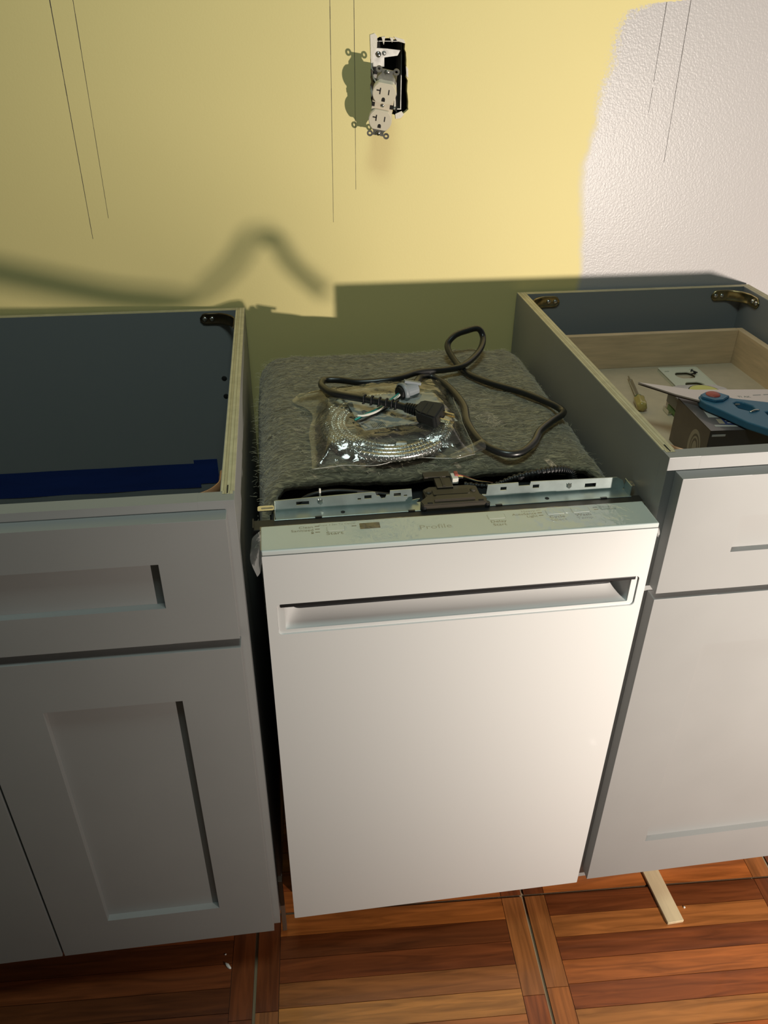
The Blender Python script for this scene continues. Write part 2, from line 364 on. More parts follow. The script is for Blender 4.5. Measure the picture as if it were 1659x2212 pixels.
# ------------------------------------------------------------------ wall with broken opening round the outlet box
WY = .007
hole = []
random.seed(3)
corn = [(.1985, 1.274), (.249, 1.270), (.2535, 1.232), (.2565, 1.176), (.249, 1.172), (.238, 1.170), (.2015, 1.166), (.1985, 1.21)]
for a, b_ in zip(corn, corn[1:]+corn[:1]):
    n = max(2, int((Vector(a)-Vector(b_)).length/.005))
    for k in range(n):
        t = k/n; hole.append((a[0]+(b_[0]-a[0])*t+random.uniform(-.0012, .0012), a[1]+(b_[1]-a[1])*t+random.uniform(-.0016, .0012)))
wall = MB().prism([(-2.2, -.02), (2.2, -.02), (2.2, 2.5), (-2.2, 2.5)], .013, Matrix(((1, 0, 0, 0), (0, 0, 1, WY), (0, 1, 0, 0), (0, 0, 0, 1))), holes=[hole]).build('wall_back', WALL)
tag(wall, kind='structure')
back = MB().box(-2.2, 2.2, WY+.075, WY+.09, -.02, 2.5).build('wall_cavity', DARKBOX); tag(back, kind='structure')
def pline(x0, z0, x1, z1, wd=.0007, dense=1.0):
    mb = MB(); n = 26
    for k in range(n):
        if random.random() > dense: continue
        t0, t1 = k/n, (k+1.02)/n
        mb.box(-wd/2, wd/2, WY-.00025, WY+.0001, 0, 1, M=None) if False else None
        xa, xb, za, zb = x0+(x1-x0)*t0, x0+(x1-x0)*t1, z0+(z1-z0)*t0, z0+(z1-z0)*t1
        ww = wd*(1-.45*t0)*random.uniform(.75, 1.1)
        mb.prism([(xa-ww/2, za), (xb-ww/2, zb), (xb+ww/2, zb), (xa+ww/2, za)], .0003, M_front(WY+.0001))
    mb.build('pencil_line', PENCIL, wall)
pline(-.2470, 1.40, -.2478, .995, .0013); pline(-.2155, 1.40, -.2185, 1.026, .0009)
pline(.1405, 1.40, .1368, 1.012, .0010); pline(.1745, 1.40, .1745, 1.062, .0009)
pline(.649, 1.40, .6495, 1.170, .0010, .92); pline(.686, 1.40, .691, 1.095, .0010, .95)
pline(.652, 1.2115, .658, 1.2125, .0012)

# electrical box, receptacle
eb = empty('electrical_box', (.2245, WY+.012, 1.222), 0, 'open steel electrical box set in the ragged wall hole', 'electrical box')
mb = MB()
mb.box(-.0265, -.0255, -.002, .058, -.046, .046); mb.box(.0225, .0235, .002, .058, -.046, .046)
mb.box(-.0265, .0235, .0, .058, .045, .046); mb.box(-.0265, .0235, 0, .058, -.046, -.045)
mb.build('box_shell', STEEL, eb); MB().box(-.0265, .0235, .056, .058, -.046, .046).build('box_back', DARKBOX, eb)
MB().prism([(-.0250, .022), (.016, .027), (.020, .034), (-.0, .036), (-.020, .037), (-.0255, .030)], .0012, M_front(-.003), bev=.0003).build('mounting_flange', STEEL, eb)
MB().box(-.0245, -.004, -.004, .006, .012, .026, .001).build('cable_clamp', STEEL, eb)
MB().box(-.021, -.006, -.006, -.002, .004, .0105, .001).build('clamp_slot', DARKBOX, eb)
MB().prism(circ(-.018, -.006, .0085, 16), .001, M_front(-.002)).build('knockout_plate', CHROME, eb)
MB().cyl((-.018, -.0035, -.006), (0, 1, 0), .0032, .001).build('knockout_hole', SLOT, eb)
sc1 = MB().dome((-.013, -.005, .0285), (0, -1, 0), .0042, .002).build('screw', CHROME, eb)
MB().box(-.0165, -.0095, -.0075, -.0066, .028, .029).build('screw_slot', SLOT, sc1)
MB().dome((-.0045, -.005, .030), (0, -1, 0), .0030, .0015).build('screw', STEEL, eb)
for pts, r, mt in (([(-.022, .02, .01), (-.021, -.006, -.002), (-.014, -.014, -.012), (-.004, -.022, -.020)], .0013, IVORY), ([(-.02, .03, -.02), (-.022, -.004, -.022), (-.019, -.018, -.036), (-.012, -.022, -.046)], .0011, SLOT), ([(.012, .03, -.01), (.016, .004, -.03), (.014, -.012, -.052)], .0012, SLOT)):
    MB().tube(spline(pts, 6), r, 8).build('wire', mt, eb)
MB().prism([(.014, .0), (.0165, -.002), (.0185, -.046), (.0165, -.050), (.0135, -.048), (.0145, -.02)], .002, M_front(.012)).build('cable_sheath', PLASTER, eb)
# torn drywall flakes
for poly in ([(-.027, .054), (-.020, .056), (-.016, .052), (-.0165, .038), (-.022, .030), (-.0235, .012), (-.021, .006), (-.0255, .010), (-.0262, .036)],
             [(-.010, .0515), (-.004, .052), (-.0065, .041)], [(.002, .051), (.009, .050), (.006, .044)], [(.008, .052), (.024, .048), (.026, .043), (.014, .046)],
             [(.0275, .014), (.031, .010), (.0315, -.002), (.0285, .000)], [(.012, -.051), (.022, -.047), (.026, -.052), (.021, -.057), (.013, -.058)], [(-.026, -.012), (-.023, -.020), (-.0245, -.028), (-.0262, -.02)]):
    MB().prism(poly, .0014, Matrix.Translation((0, -.0002, 0)) @ M_front(0), bev=.0003).build('paper_flake', PLASTER, wall, loc=(.2245, WY, 1.222))

rec = empty('duplex_receptacle', (.2245, WY, 1.22), 0, 'ivory duplex wall outlet hanging tilted out of the broken wall hole', 'outlet')
rb = Vector((.2055, -.030, 1.1480)); rt = Vector((.2150, -.064, 1.2365))
zax = (rt-rb).normalized(); xax = Vector((1, -.22, 0)); xax = (xax-zax*xax.dot(zax)).normalized(); yax = zax.cross(xax)
RM = Matrix(((xax.x, yax.x, zax.x, 0), (xax.y, yax.y, zax.y, 0), (xax.z, yax.z, zax.z, 0), (0, 0, 0, 1)))
rec.matrix_world = Matrix.Translation((rb+rt)/2) @ RM
S = 1.0
def rbx(n, m, *a, **k):
    return MB().box(*[v*S for v in a], **k).build(n, m, k.get('parent', rec))
strap = MB().prism([(x*S, z*S) for x, z in [(-.008, .042), (-.008, .048), (.008, .048), (.008, .042), (.013, .036), (.0155, .0), (.013, -.036), (.008, -.042), (.008, -.048), (-.008, -.048), (-.008, -.042), (-.013, -.036), (-.0155, 0), (-.013, .036)]], .0014, M_front(-.004*S)).build('mounting_strap', STEEL, rec)
for sx in (-1, 1):
    for sz in (-1, 1):
        MB().prism([(sx*.0125*S+.0046*math.cos(a)*S, sz*.047*S+.0046*S*math.sin(a)) for a in [2*PI*k/16 for k in range(16)]], .0012, M_front(-.004*S), holes=[circ(sx*.0125*S, sz*.047*S, .0021*S, 10)]).build('plaster_ear', STEEL, rec)
for sz in (-1, 1):
    s_ = MB().dome((0, -.0065*S, sz*.0445*S), (0, -1, 0), .0036*S, .002*S).build('mounting_screw', CHROME if sz < 0 else STEEL, rec)
    MB().box(-.003*S, .003*S, -.0088*S, -.0080*S, sz*.0445*S-.0004, sz*.0445*S+.0004).build('screw_slot', SLOT, s_)
MB().box(-.0145*S, .0145*S, -.004*S, .019*S, -.034*S, .034*S, .0015).build('body', mat('dark body plastic', (.10, .085, .06), .5), rec)
MB().box(-.0155*S, .0155*S, -.011*S, -.004*S, -.020*S, .020*S, .001).build('bridge', IVORY, rec)
for sx in (-1, 1): MB().box(sx*.0135*S-.0022, sx*.0135*S+.0022, -.0116*S, -.006*S, -.0030*S, .0030*S).build('side_notch', SLOT, rec)
for zc in (.0195, -.0195):
    poly = []
    for k in range(40):
        a = 2*PI*k/40; x = .0172*math.cos(a); z = .0172*math.sin(a); z = max(-.0142, min(.0142, z)); poly.append((x*S, (zc+z)*S))
    MB().prism(poly, .0128*S, M_front(-.004*S), bev=.0008).build('outlet_face', IVORY, rec)
    Y0, Y1 = -.0172*S, -.0165*S
    MB().box(-.0070*S, -.0054*S, Y0, Y1, (zc-.0015)*S, (zc+.0075)*S).box(-.0115*S, -.0060*S, Y0, Y1, (zc+.0028)*S, (zc+.0045)*S).build('t_slot', SLOT, rec)
    MB().box(.0056*S, .0071*S, Y0, Y1, (zc-.0005)*S, (zc+.0068)*S).build('slot', SLOT, rec)
    MB().prism([(x*S, (zc+z)*S) for x, z in [(-.0025, -.011), (.0025, -.011), (.0025, -.0075), (.0016, -.0056), (0, -.005), (-.0016, -.0056), (-.0025, -.0075)]], .0006, M_front(Y1)).build('ground_hole', SLOT, rec)
MB().dome((0, -.0112*S, 0), (0, -1, 0), .0030*S, .0018*S).build('centre_screw', CHROME, rec)
for sz in (-1, 1): MB().dome((.0145*S, .004*S, sz*.012*S), (1, 0, 0), .0035*S, .002*S).build('terminal_screw', BRASS, rec)

# ------------------------------------------------------------------ cabinets
BV = .0004
def shaker(name, parent, x0, x1, z0, z1, yf, stile, rail, th=.019, rec_=.0095):
    """framed front facing -y; yf = front plane"""
    p = MB().box(x0+stile-.006, x1-stile+.006, yf+rec_, yf+th-.002, z0+rail-.006, z1-rail+.006).build(name, PAINT, parent)
    for a, b in ((x0, x0+stile), (x1-stile, x1)): MB().box(a, b, yf, yf+th, z0, z1, BV).build('stile', PAINT, p)
    for a, b in ((z0, z0+rail), (z1-rail, z1)): MB().box(x0+stile-.0004, x1-stile+.0004, yf, yf+th, a, b).build('rail', PAINT, p)
    return p

def corner_bracket(parent, corner, dx, dy, z, m):
    """bent plate in the corner: one tab along dx, the other along dy"""
    c = Vector((corner[0], corner[1], z)); X = Vector((dx, 0, 0)); Y = Vector((0, dy, 0))
    path = [c+X*.060+Y*.0016, c+X*.034+Y*.0016, c+X*.024+Y*.004, c+X*.012+Y*.012, c+X*.004+Y*.024, c+X*.0016+Y*.034, c+X*.0016+Y*.060]
    pts = spline(path, 6); n = len(pts); P = []
    for i, p in enumerate(pts):
        dd = min((pts[0]-p).length, (pts[-1]-p).length); h = .0100 if dd > .010 else .0100*math.sqrt(max(.04, 1-(1-dd/.010)**2))
        t = (pts[min(i+1, n-1)]-pts[max(i-1, 0)]).normalized(); nn = Vector((t.y, -t.x, 0))
        if nn.dot(X+Y) < 0: nn = -nn
        z1 = Vector((0, 0, 1)); P.append([p+z1*h, p+z1*h*.8+nn*.0016, p+z1*h*.68+nn*.0006, p-z1*h*.68+nn*.0006, p-z1*h*.8+nn*.0016, p-z1*h, p-z1*h-nn*.001, p+z1*h-nn*.001])
    br = MB().grid(P, closed_u=True).build('corner_bracket', m, parent)
    for base, ax, nn in ((c+Y*.0022, X, Y), (c+X*.0022, Y, X)):
        for d in (.040, .052):
            MB().dome(base+ax*d, nn, .0042, .0026).build('screw_head', CHROME if m is not COPPER else m, br)
    return br

# ---- left cabinet (sink base): local origin at its rear right floor corner
cl = empty('base_cabinet', (-.0183, 0, 0), -.0076, 'open-topped grey base cabinet left of the dishwasher with blue tape inside', 'cabinet', None)
ZL, DL, WL = .8773, .6302, .640
def carcass(c, W, D, Z, sgn, inner=.015):
    """sgn -1: extends to -x from 0;  +1: extends to +x"""
    X = (lambda a, b: (a, b)) if sgn > 0 else (lambda a, b: (-b, -a))
    fy = -D+.019
    for k, (a, b) in enumerate((X(0, inner), X(W-inner, W))):
        s = MB().box(a, b, fy, -.0, .105, Z-.0006, .0003, 1).build('side_panel', CABIN if False else PAINT, c)
        MB().box(a+.0003, b-.0003, fy+.0002, -.0002, Z-.0008, Z).build('plywood_edge', PLY, s)
        tab = MB().box((a+b)/2-.0055, (a+b)/2+.0055, fy-.006, fy+.0004, Z-.01, Z+.0003).build('tenon', PLY, s)
        MB().box((a+b)/2-.0008, (a+b)/2+.0006, fy-.0045, fy+.012, Z-.0001, Z+.0006).build('tenon_gap', SLOT, s)
    a, b = X(inner, W-inner)
    bp = MB().box(a, b, -.0115, -.0005, .105, Z-.0006).build('back_panel', CABIN, c)
    MB().box(a, b, -.0113, -.0007, Z-.0008, Z).build('plywood_edge', PLYY, bp)
    # side linings in interior colour
    a, b = X(inner, inner+.0004); MB().box(a, b, fy, -.012, .12, Z-.001).build('inner_lining', CABIN, c)
    a, b = X(W-inner-.0004, W-inner); MB().box(a, b, fy, -.012, .12, Z-.001).build('inner_lining', CABIN, c)
    a, b = X(inner, W-inner); MB().box(a, b, fy, -.0115, .112, .126).build('bottom_panel', CABIN, c)
    ff = [X(0, .038), X(W-.038, W)]
    for a, b in ff: MB().box(a, b, -D, fy, .105, Z, BV).build('face_frame_stile', PAINT, c)
    a, b = X(.0378, W-.0378)
    for z0, z1 in ((Z-.038, Z), (.105, .143)): MB().box(a, b, -D, fy, z0, z1).build('face_frame_rail', PAINT, c)
    a, b = X(.002, W-.002); MB().box(a, b, -D+.085, -D+.097, 0, .105).build('toe_kick', PAINT, c)
    for a, b in (X(0, inner), X(W-inner, W)): MB().box(a, b, -D+.085, 0, 0, .105).build('side_foot', PAINT, c)
carcass(cl, WL, DL, ZL, -1)
TH = .019
shaker('drawer_front', cl, -.0087-.6195, -.0087, .7062, .8669, -DL-.0200, .075, .051)
shaker('door', cl, -.0087-.308, -.0087, .1193, .6927, -DL-.0200, .075, .0755)
shaker('door', cl, -.0087-.6195, -.0087-.3115, .1193, .6927, -DL-.0200, .075, .0755)
MB().box(-.5, -.0385, -DL+.0001, -DL+.019, .675, .712).build('face_frame_rail', PAINT, cl)
corner_bracket(cl, (-.0154, -.0118), -1, -1, .8640, mat('dark bronze bracket', (.13, .10, .06), .3, metal=.9))
corner_bracket(cl, (-.0154, -.6110), -1, 1, .8640, COPPER)
for z in (.755, .721):
    MB().dome((-.046, -.0115, z), (0, -1, 0), .0048, .0012).build('pilot_hole', SLOT, cl)
MB().box(.0002, .0070, -.600, -.590, .03, .165, .0008).build('filler_strip', mat('brown filler wood', (.12, .075, .05), .6), cl)

tape = MB()
tp = [[Vector((x, -.0119-.0006*math.sin(x*40), z+(.589-.537)*f)) for x in [-.62+.01*k for k in range(52)]] for f in (0, .5, 1) for z in [.537]]
tape.grid(tp); tape.grid([[p+Vector((0, -.0004, 0)) for p in r_] for r_ in tp])
tape.box(-.118, -.075, -.0128, -.0119, .545, .596)
to = tape.build('painters_tape', BLUETAPE); to.location = (-.0183, 0, 0); to.rotation_euler = (0, 0, -.0076)
tag(to, 'wide strip of blue painters tape across the back inside the open left cabinet', 'tape')

# ---- right cabinet
cr = empty('base_cabinet', (.4573, 0, 0), .0017, 'open-topped grey base cabinet at the right holding tools in its drawer', 'cabinet', None)
ZR, DR, WR = .8871, .6160, .4374
carcass(cr, WR, DR, ZR, 1)
shaker('drawer_front', cr, .0100, .4274, .7092, .8702, -DR-.0200, .083, .055)
shaker('door', cr, .0100, .4274, .1276, .6998, -DR-.0200, .083, .0820)
MB().box(.0385, .399, -DR+.0001, -DR+.019, .688, .722).build('face_frame_rail', PAINT, cr)
corner_bracket(cr, (.0154, -.0118), 1, -1, .8720, BRASS)
corner_bracket(cr, (WR-.0154, -.0118), -1, -1, .8720, BRASS)
corner_bracket(cr, (.0154, -.5968), 1, 1, .8720, COPPER)
corner_bracket(cr, (WR-.0154, -.5968), -1, 1, .8720, COPPER)
db = MB().box(.032, WR-.032, -.595, -.068, .755, .7632).build('drawer_box', DBOT, cr)
MB().box(.030, .042, -.597, -.055, .745, .8255, .0015).build('drawer_side', BARE, db)
MB().box(WR-.0265-.012+.0, WR-.0265, -.597, -.055, .745, .8255, .0015).build('drawer_side', BARE, db)
MB().box(.042, WR-.0385, -.0665, -.0545, .745, .8255, .0015).build('drawer_back', BARE, db)
MB().box(.042, WR-.0385, -.597, -.585, .745, .8255, .0015).build('drawer_inner_front', BARE, db)
for a, b in ((.0152, .0298), (WR-.0263, WR-.0152)): MB().box(a, b, -.59, -.06, .775, .790).build('drawer_slide', STEEL, db)

# ------------------------------------------------------------------ dishwasher
DWX, DWY = .451, -.6384
dw = empty('dishwasher', (0, DWY, 0), 0, 'white narrow dishwasher with pocket handle standing between the grey cabinets', 'dishwasher')
def dloc(o): return o
OY = -DWY   # children are given in world y: add OY to convert
class DMB(MB):
    def build(s, name, m, parent=dw, **k):
        bmesh.ops.translate(s.bm, vec=(0, OY, 0), verts=s.bm.verts)
        return MB.build(s, name, m, parent, **k)
ZT, ZB = .8152, .126
# door skin with the handle opening
hx0, hx1, hz0, hz1 = .0115, .4415, .6965, .7410
dm = DMB(); dm.prism(rrect(0, DWX, ZB, ZT-.0068, .0012, 2), .026, Matrix(((1, 0, 0, 0), (0, 0, 1, DWY), (0, 1, 0, 0), (0, 0, 0, 1))), holes=[rrect(hx0, hx1, hz0, hz1, .005)], bev=.0)
door = dm.build('door', WHITE)
# lip of the pocket
DMB().prism(rrect(hx0+.0001, hx1-.0001, hz0+.0001, hz1-.0001, .005), .022, Matrix(((1, 0, 0, 0), (0, 0, 1, DWY+.0022), (0, 1, 0, 0), (0, 0, 0, 1))), holes=[rrect(hx0+.0085, hx1-.0085, hz0+.0055, hz1-.0012, .001, 2)]).build('handle_bezel', WHITE, door)
# scooped pocket: profile from the lower lip back and up, ends rounded
P = []
nx = 160
a0, a1 = hx0+.0085, hx1-.0085
for i in range(nx+1):
    x = a0+(a1-a0)*i/nx
    e = min(x-a0, a1-x); q = min(1, e/.019); dep = .003+.031*math.sqrt(max(0, 1-(1-q)**2)); row = []
    for k in range(15):
        t = k/14*PI/2
        row.append(Vector((x, DWY+.004+dep*math.sin(t), hz0+.0055+(hz1-.0020-hz0-.0055)*(1-math.cos(t)))))
    P.append(row)
pk = DMB(); pk.grid(P); pk.build('handle_pocket', WHITE, door)
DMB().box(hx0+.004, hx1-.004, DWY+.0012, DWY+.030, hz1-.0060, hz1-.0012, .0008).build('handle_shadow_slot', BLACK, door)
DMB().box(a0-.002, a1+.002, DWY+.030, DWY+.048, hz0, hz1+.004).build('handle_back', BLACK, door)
# control panel cap
cpn = DMB().box(0, DWX, DWY, DWY+.0490, ZT-.0062, ZT, .0016, 3).build('control_panel', GLOSSW)
DMB().box(.004, DWX-.004, DWY+.027, DWY+.0475, .14, ZT-.007).build('door_core', BLACK)
PZ = ZT+.00005
def text(body, x, y, size, m=INK, align='CENTER', name='lettering', parent=None, z=PZ, sx=1.0):
    cu = bpy.data.curves.new('t', 'FONT'); cu.body = body; cu.size = size; cu.align_x = align; cu.extrude = .00005; cu.resolution_u = 3
    o = bpy.data.objects.new('t', cu); COL.objects.link(o)
    dg = bpy.context.evaluated_depsgraph_get(); me = bpy.data.meshes.new_from_object(o.evaluated_get(dg))
    bpy.data.objects.remove(o); bpy.data.curves.remove(cu)
    me.materials.clear(); me.materials.append(m)
    n = bpy.data.objects.new(name, me); COL.objects.link(n)
    n.parent = parent if parent else cpn; n.location = (x, y+(OY if not parent else 0), z); n.scale = (sx, 1, 1)
    return n
text('Clean', .0585, -.5992, .0062, INK, 'RIGHT', sx=1.15)
text('Sanitized', .0585, -.6052, .0062, INK, 'RIGHT', sx=1.15)
lk = DMB(); lk.box(.0555, .0582, -.6110, -.6085, PZ, PZ+.0001)
lk.tube([(.0560, -.6085, PZ), (.0560, -.6072, PZ), (.05685, -.6066, PZ), (.0577, -.6072, PZ), (.0577, -.6085, PZ)], .0003, 6); lk.build('lock_icon', INK, cpn)
def led(x, y, w=.0055, m=INKD): DMB().prism(rrect(x, x+w, y, y+.0012, .0005, 3), .0002, Matrix.Translation((0, 0, PZ-.0001))).build('indicator_light', m, cpn)
for q in (-.5970, -.6028, -.6090): led(.0600, q)
led(.1015, -.6012)
text('Press 3 Sec To Cancel', .0855, -.5962, .0042, INKF, sx=1.1)
text('Start', .0815, -.6150, .0080, INK, sx=1.25)
text('Profile', .1955, -.6172, .0120, INKF, sx=1.2)
def button(x0, x1, y0, y1):
    b = DMB().prism(rrect(x0, x1, y0, y1, .0016), .0009, Matrix.Translation((0, 0, ZT-.0003)), bev=.0004).build('button', GLOSSW, cpn)
    DMB().prism(rrect(x0-.0005, x1+.0005, y0-.0006, y1+.0004, .002), .00025, Matrix.Translation((0, 0, ZT-.00015))).build('button_gap', INKF, cpn)
button(.0735, .0930, -.6085, -.5985); button(.2590, .2790, -.6065, -.5965); button(.3290, .3500, -.6055, -.5950); button(.3600, .3810, -.6052, -.5945)
DMB().prism(rrect(.1105, .1335, -.6080, -.5965, .0008), .0004, Matrix.Translation((0, 0, ZT-.0001))).build('display_window', LIQUID, cpn)
text('Delay', .2690, -.6138, .0068, INK, sx=1.2); text('Start', .2690, -.6205, .0068, INK, sx=1.2)
text('Heavy', .3170, -.5968, .0058, INKF, 'RIGHT', sx=1.15); text('AutoSense', .3170, -.6024, .0058, INK, 'RIGHT', sx=1.15); text('Light', .3170, -.6080, .0058, INK, 'RIGHT', sx=1.15)
led(.3185, -.5950, m=INKF); led(.3185, -.6006); led(.3185, -.6062)
text('Cycle', .3390, -.6125, .0068, INK, sx=1.2); text('Select', .3390, -.6190, .0068, INKF, sx=1.2)
text('Wash', .3705, -.6122, .0068, INK, sx=1.2); text('Temp', .3705, -.6188, .0068, INKF, sx=1.2)
led(.3865, -.5972, m=INK); led(.3865, -.6018, m=INK)
text('Boost', .3945, -.5982, .0055, INKF, 'LEFT', sx=1.15); text('Sanitize', .3945, -.6032, .0055, INKF, 'LEFT', sx=1.15)
# protective film: wrinkled sheet on the cap, flaps at both ends
P = []
for i in range(61):
    x = -.001+.453*i/60; row = []
    for k in range(13):
        y = -.637+.046*k/12
        h = .0009+.0010*max(0, noise.noise(Vector((x*26, y*60, 1.7)))) + .0016*max(0, noise.noise(Vector((x*38+y*60, y*20, 4)))-.25)
        if .22 < x < .42: h += .0012*max(0, noise.noise(Vector((x*60-y*90, y*30, 8))))
        row.append(Vector((x, y, ZT+h)))
    P.append(row)
f_ = DMB(); f_.grid(P); film = f_.build('protective_film', FILM, cpn)
def flap(pts, nm='film_flap'):
    f = DMB(); n = 8; P = []
    for i in range(n+1):
        row = []
        for k in range(n+1):
            u, v = i/n, k/n
            p = (Vector(pts[0])*(1-u)+Vector(pts[1])*u)*(1-v)+(Vector(pts[3])*(1-u)+Vector(pts[2])*u)*v
            p += Vector((.0035*math.sin(u*4+v*3)*v, .002*math.sin(u*6), 0)); row.append(p)
        P.append(row)
    f.grid(P); return f.build(nm, FLAP, cpn)
flap([(-.0006, -.632, .7960), (-.0006, -.596, .8146), (-.0135, -.602, .8050), (-.0080, -.622, .7700)])
flap([(.4515, -.636, .812), (.4515, -.600, .8145), (.4555, -.608, .806), (.4555, -.634, .792)])
# tub, frame, rail
DMB().box(.010, DWX-.010, -.5560, -.075, .100, .790, .006).build('tub', VOID)
DMB().box(.014, DWX-.014, -.540, -.100, .012, .100, .004).build('base', BLACK)
for x in (.03, DWX-.03):
    for y in (-.53, -.11): DMB().cyl((x, y, .006), (0, 0, 1), .012, .012).build('levelling_foot', BLACK)
g = DMB(); g.box(-.0095, .4560, -.5905, -.5700, .8060, .8116, .0012); g.box(-.0095, -.0080, -.590, -.571, .8060, .8150)
g.build('door_gasket', BLACK)
# rail: floor and notched web
ra = DMB(); ra.box(.0150, .4450, -.5725, -.5530, .8085, .8115); ra.box(.0150, .4450, -.5735, -.5715, .8095, .8125, .0004, 1); rail = ra.build('top_rail', GALV)
def web(poly, holes, nm='rail_web'):
    m_ = DMB(); m_.prism(poly, .0012, M_front(-.5525), holes=holes, bev=0); return m_.build(nm, GALV, rail)
def rh(x0, x1, z0, z1): return [(x0, z0), (x1, z0), (x1, z1), (x0, z1)]
z0, zt = .8105, .8290
web([(.0165, z0), (.1830, z0), (.1880, .8165), (.1835, .8160), (.1790, .8150), (.1775, zt+.0015), (.1520, zt+.0012), (.1515, .8245), (.1475, .8245), (.1460, .8205), (.1420, .8200), (.1395, .8240), (.1360, .8245), (.1345, zt), (.1310, zt+.0008), (.0175, .8262), (.0165, .8252)],
    [rh(.0415, .0565, .8185, .8232), rh(.1135, .1175, .8203, .8226), rh(.1215, .1300, .8210, .8258), rh(.1565, .1650, .8218, .8262), rh(.1685, .1725, .8212, .8232)])
web([(.2690, z0), (.4400, z0), (.4435, .8150), (.4400, .8235), (.4320, .8285), (.3230, zt+.0010), (.3220, .8250), (.3085, .8250), (.3075, zt+.0010), (.2700, zt+.0005), (.2690, .8160), (.2640, .8165)],
    [rh(.2860, .2935, .8205, .8252), rh(.3130, .3195, .8203, .8248) if False else rh(.3260, .3340, .8208, .8256), rh(.3920, .4060, .8170, .8225)])
for x in (.0700, .3720):
    DMB().prism([(x-.0025, .8195), (x-.0030, .8245), (x-.0015, .8225), (x-.0005, .8250), (x+.0008, .8225), (x+.0022, .8245), (x+.0025, .8200), (x, .8175)], .0014, M_front(-.5537)).build('lance_tab', CHROME, rail)
for x, s in ((.0160, 1), (.4440, -1)):
    DMB().box(min(x, x+s*.0012), max(x, x+s*.0012), -.5725, -.5525, .8095, .8262, .0004, 1).build('rail_end', GALV, rail)
for x0, x1, y0, y1, z in ((-.0035, .0155, -.5585, -.5470, .8155), (.4455, .4558, -.5580, -.5450, .8160)):
    t_ = DMB().prism(rrect(x0, x1, y0, y1, .0025), .0012, Matrix.Translation((0, 0, z)), bev=.0003).build('mounting_tab', CHROME, rail)
    DMB().prism(rrect(x0+.004, x1-.001, (y0+y1)/2-.0013, (y0+y1)/2+.0013, .0011), .0005, Matrix.Translation((0, 0, z+.0010))).build('tab_slot', STEEL, t_)
for x in (.0950, .3420): DMB().cyl((x, -.5640, .8116), (0, 0, 1), .0026, .0004).build('rail_hole', SLOT, rail)
for x in (.066, .175, .280, .410): DMB().box(x-.004, x+.004, -.5738, -.5710, .8118, .8128).build('lip_notch', BLACK, rail)
# latch
la = DMB(); la.prism([(.1880, -.5750), (.2640, -.5750), (.2665, -.566), (.2600, -.5560), (.2600, -.5380), (.2500, -.5345), (.2020, -.5345), (.1935, -.5400), (.1950, -.5560), (.1860, -.566)], .0120, Matrix.Translation((0, 0, .8085)), bev=.001)
latch = la.build('door_latch', BROWNP)
DMB().prism([(.2020, -.5700), (.2520, -.5700), (.2480, -.5590), (.2060, -.5590)], .0030, Matrix.Translation((0, 0, .8203)), bev=.0008).build('latch_ridge', BROWNP, latch)
DMB().box(.2040, .2480, -.5560, -.5440, .8203, .8218, .0005).build('latch_rib', mat('brown plastic rib', (.035, .028, .018), .55), latch)
DMB().box(.2110, .2310, -.5420, -.5120, .8180, .8235, .0008).build('latch_arm', BROWNP, latch)
DMB().box(.1990, .2320, -.5190, -.5060, .8190, .8250, .0008).build('latch_crossbar', BROWNP, latch)
DMB().box(.2185, .2215, -.5400, -.5080, .8232, .8246).build('latch_rib', mat('brown plastic rib', (.03, .024, .016), .55), latch)
for x, y, r in ((.1995, -.5480, .0040), (.2535, -.5480, .0040)):
    s_ = DMB().dome((x, y, .8205), (0, 0, 1), r, .0022).build('latch_screw', BROWNP, latch)
for x in (.1895, .2650): DMB().cyl((x, -.5720, .8120), (0, 0, 1), .0042, .011, 18, .0008).build('latch_bumper', BLACK, latch)
for x in (.1970, .2580): DMB().box(x-.003, x+.003, -.5735, -.5705, .8203, .8210).build('latch_slot', SLOT, latch)
cn = DMB().box(.2325, .2400, -.5290, -.5150, .8190, .8265, .0006).build('wire_connector', WWHITE, latch)
DMB().box(.2365, .2410, -.5230, -.5140, .8225, .8285, .0006).build('connector_clip', REDP, cn)
for k in range(4):
    DMB().tube(spline([(.2405, -.519-.001*k, .8260-.0012*k), (.2500, -.5200, .8235-.0008*k), (.2640, -.5260-.0008*k, .8200), (.2840, -.5290, .8170)], 6), .0007, 6).build('wire', [REDP, YELLOWS, BLACK, BLACK][k], latch)
# corrugated conduit
pts = spline([(.2500, -.5200, .8120), (.2810, -.5320, .8150), (.3090, -.5300, .8225), (.3440, -.5290, .8280), (.3680, -.5290, .8300), (.3800, -.5320, .8270), (.3830, -.5370, .8190), (.3800, -.5400, .8090)], 40)
DMB().tube(pts, lambda i: (.0030 if i < 60 else .0030+min(1, (i-60)/50)*.0018)*(1+.16*(1 if (i % 8) < 4 else -1)), 14).build('corrugated_conduit', BLACK)
DMB().tube(spline([(.040, -.5440, .8130), (.058, -.5420, .8235), (.085, -.5410, .8270), (.120, -.5410, .8230), (.170, -.5440, .8150)], 8), .0026, 8).build('sensor_cable', BLACK)
DMB().box(.0690, .0712, -.5455, -.5430, .8180, .8335, .0006).build('cable_tie', WWHITE)

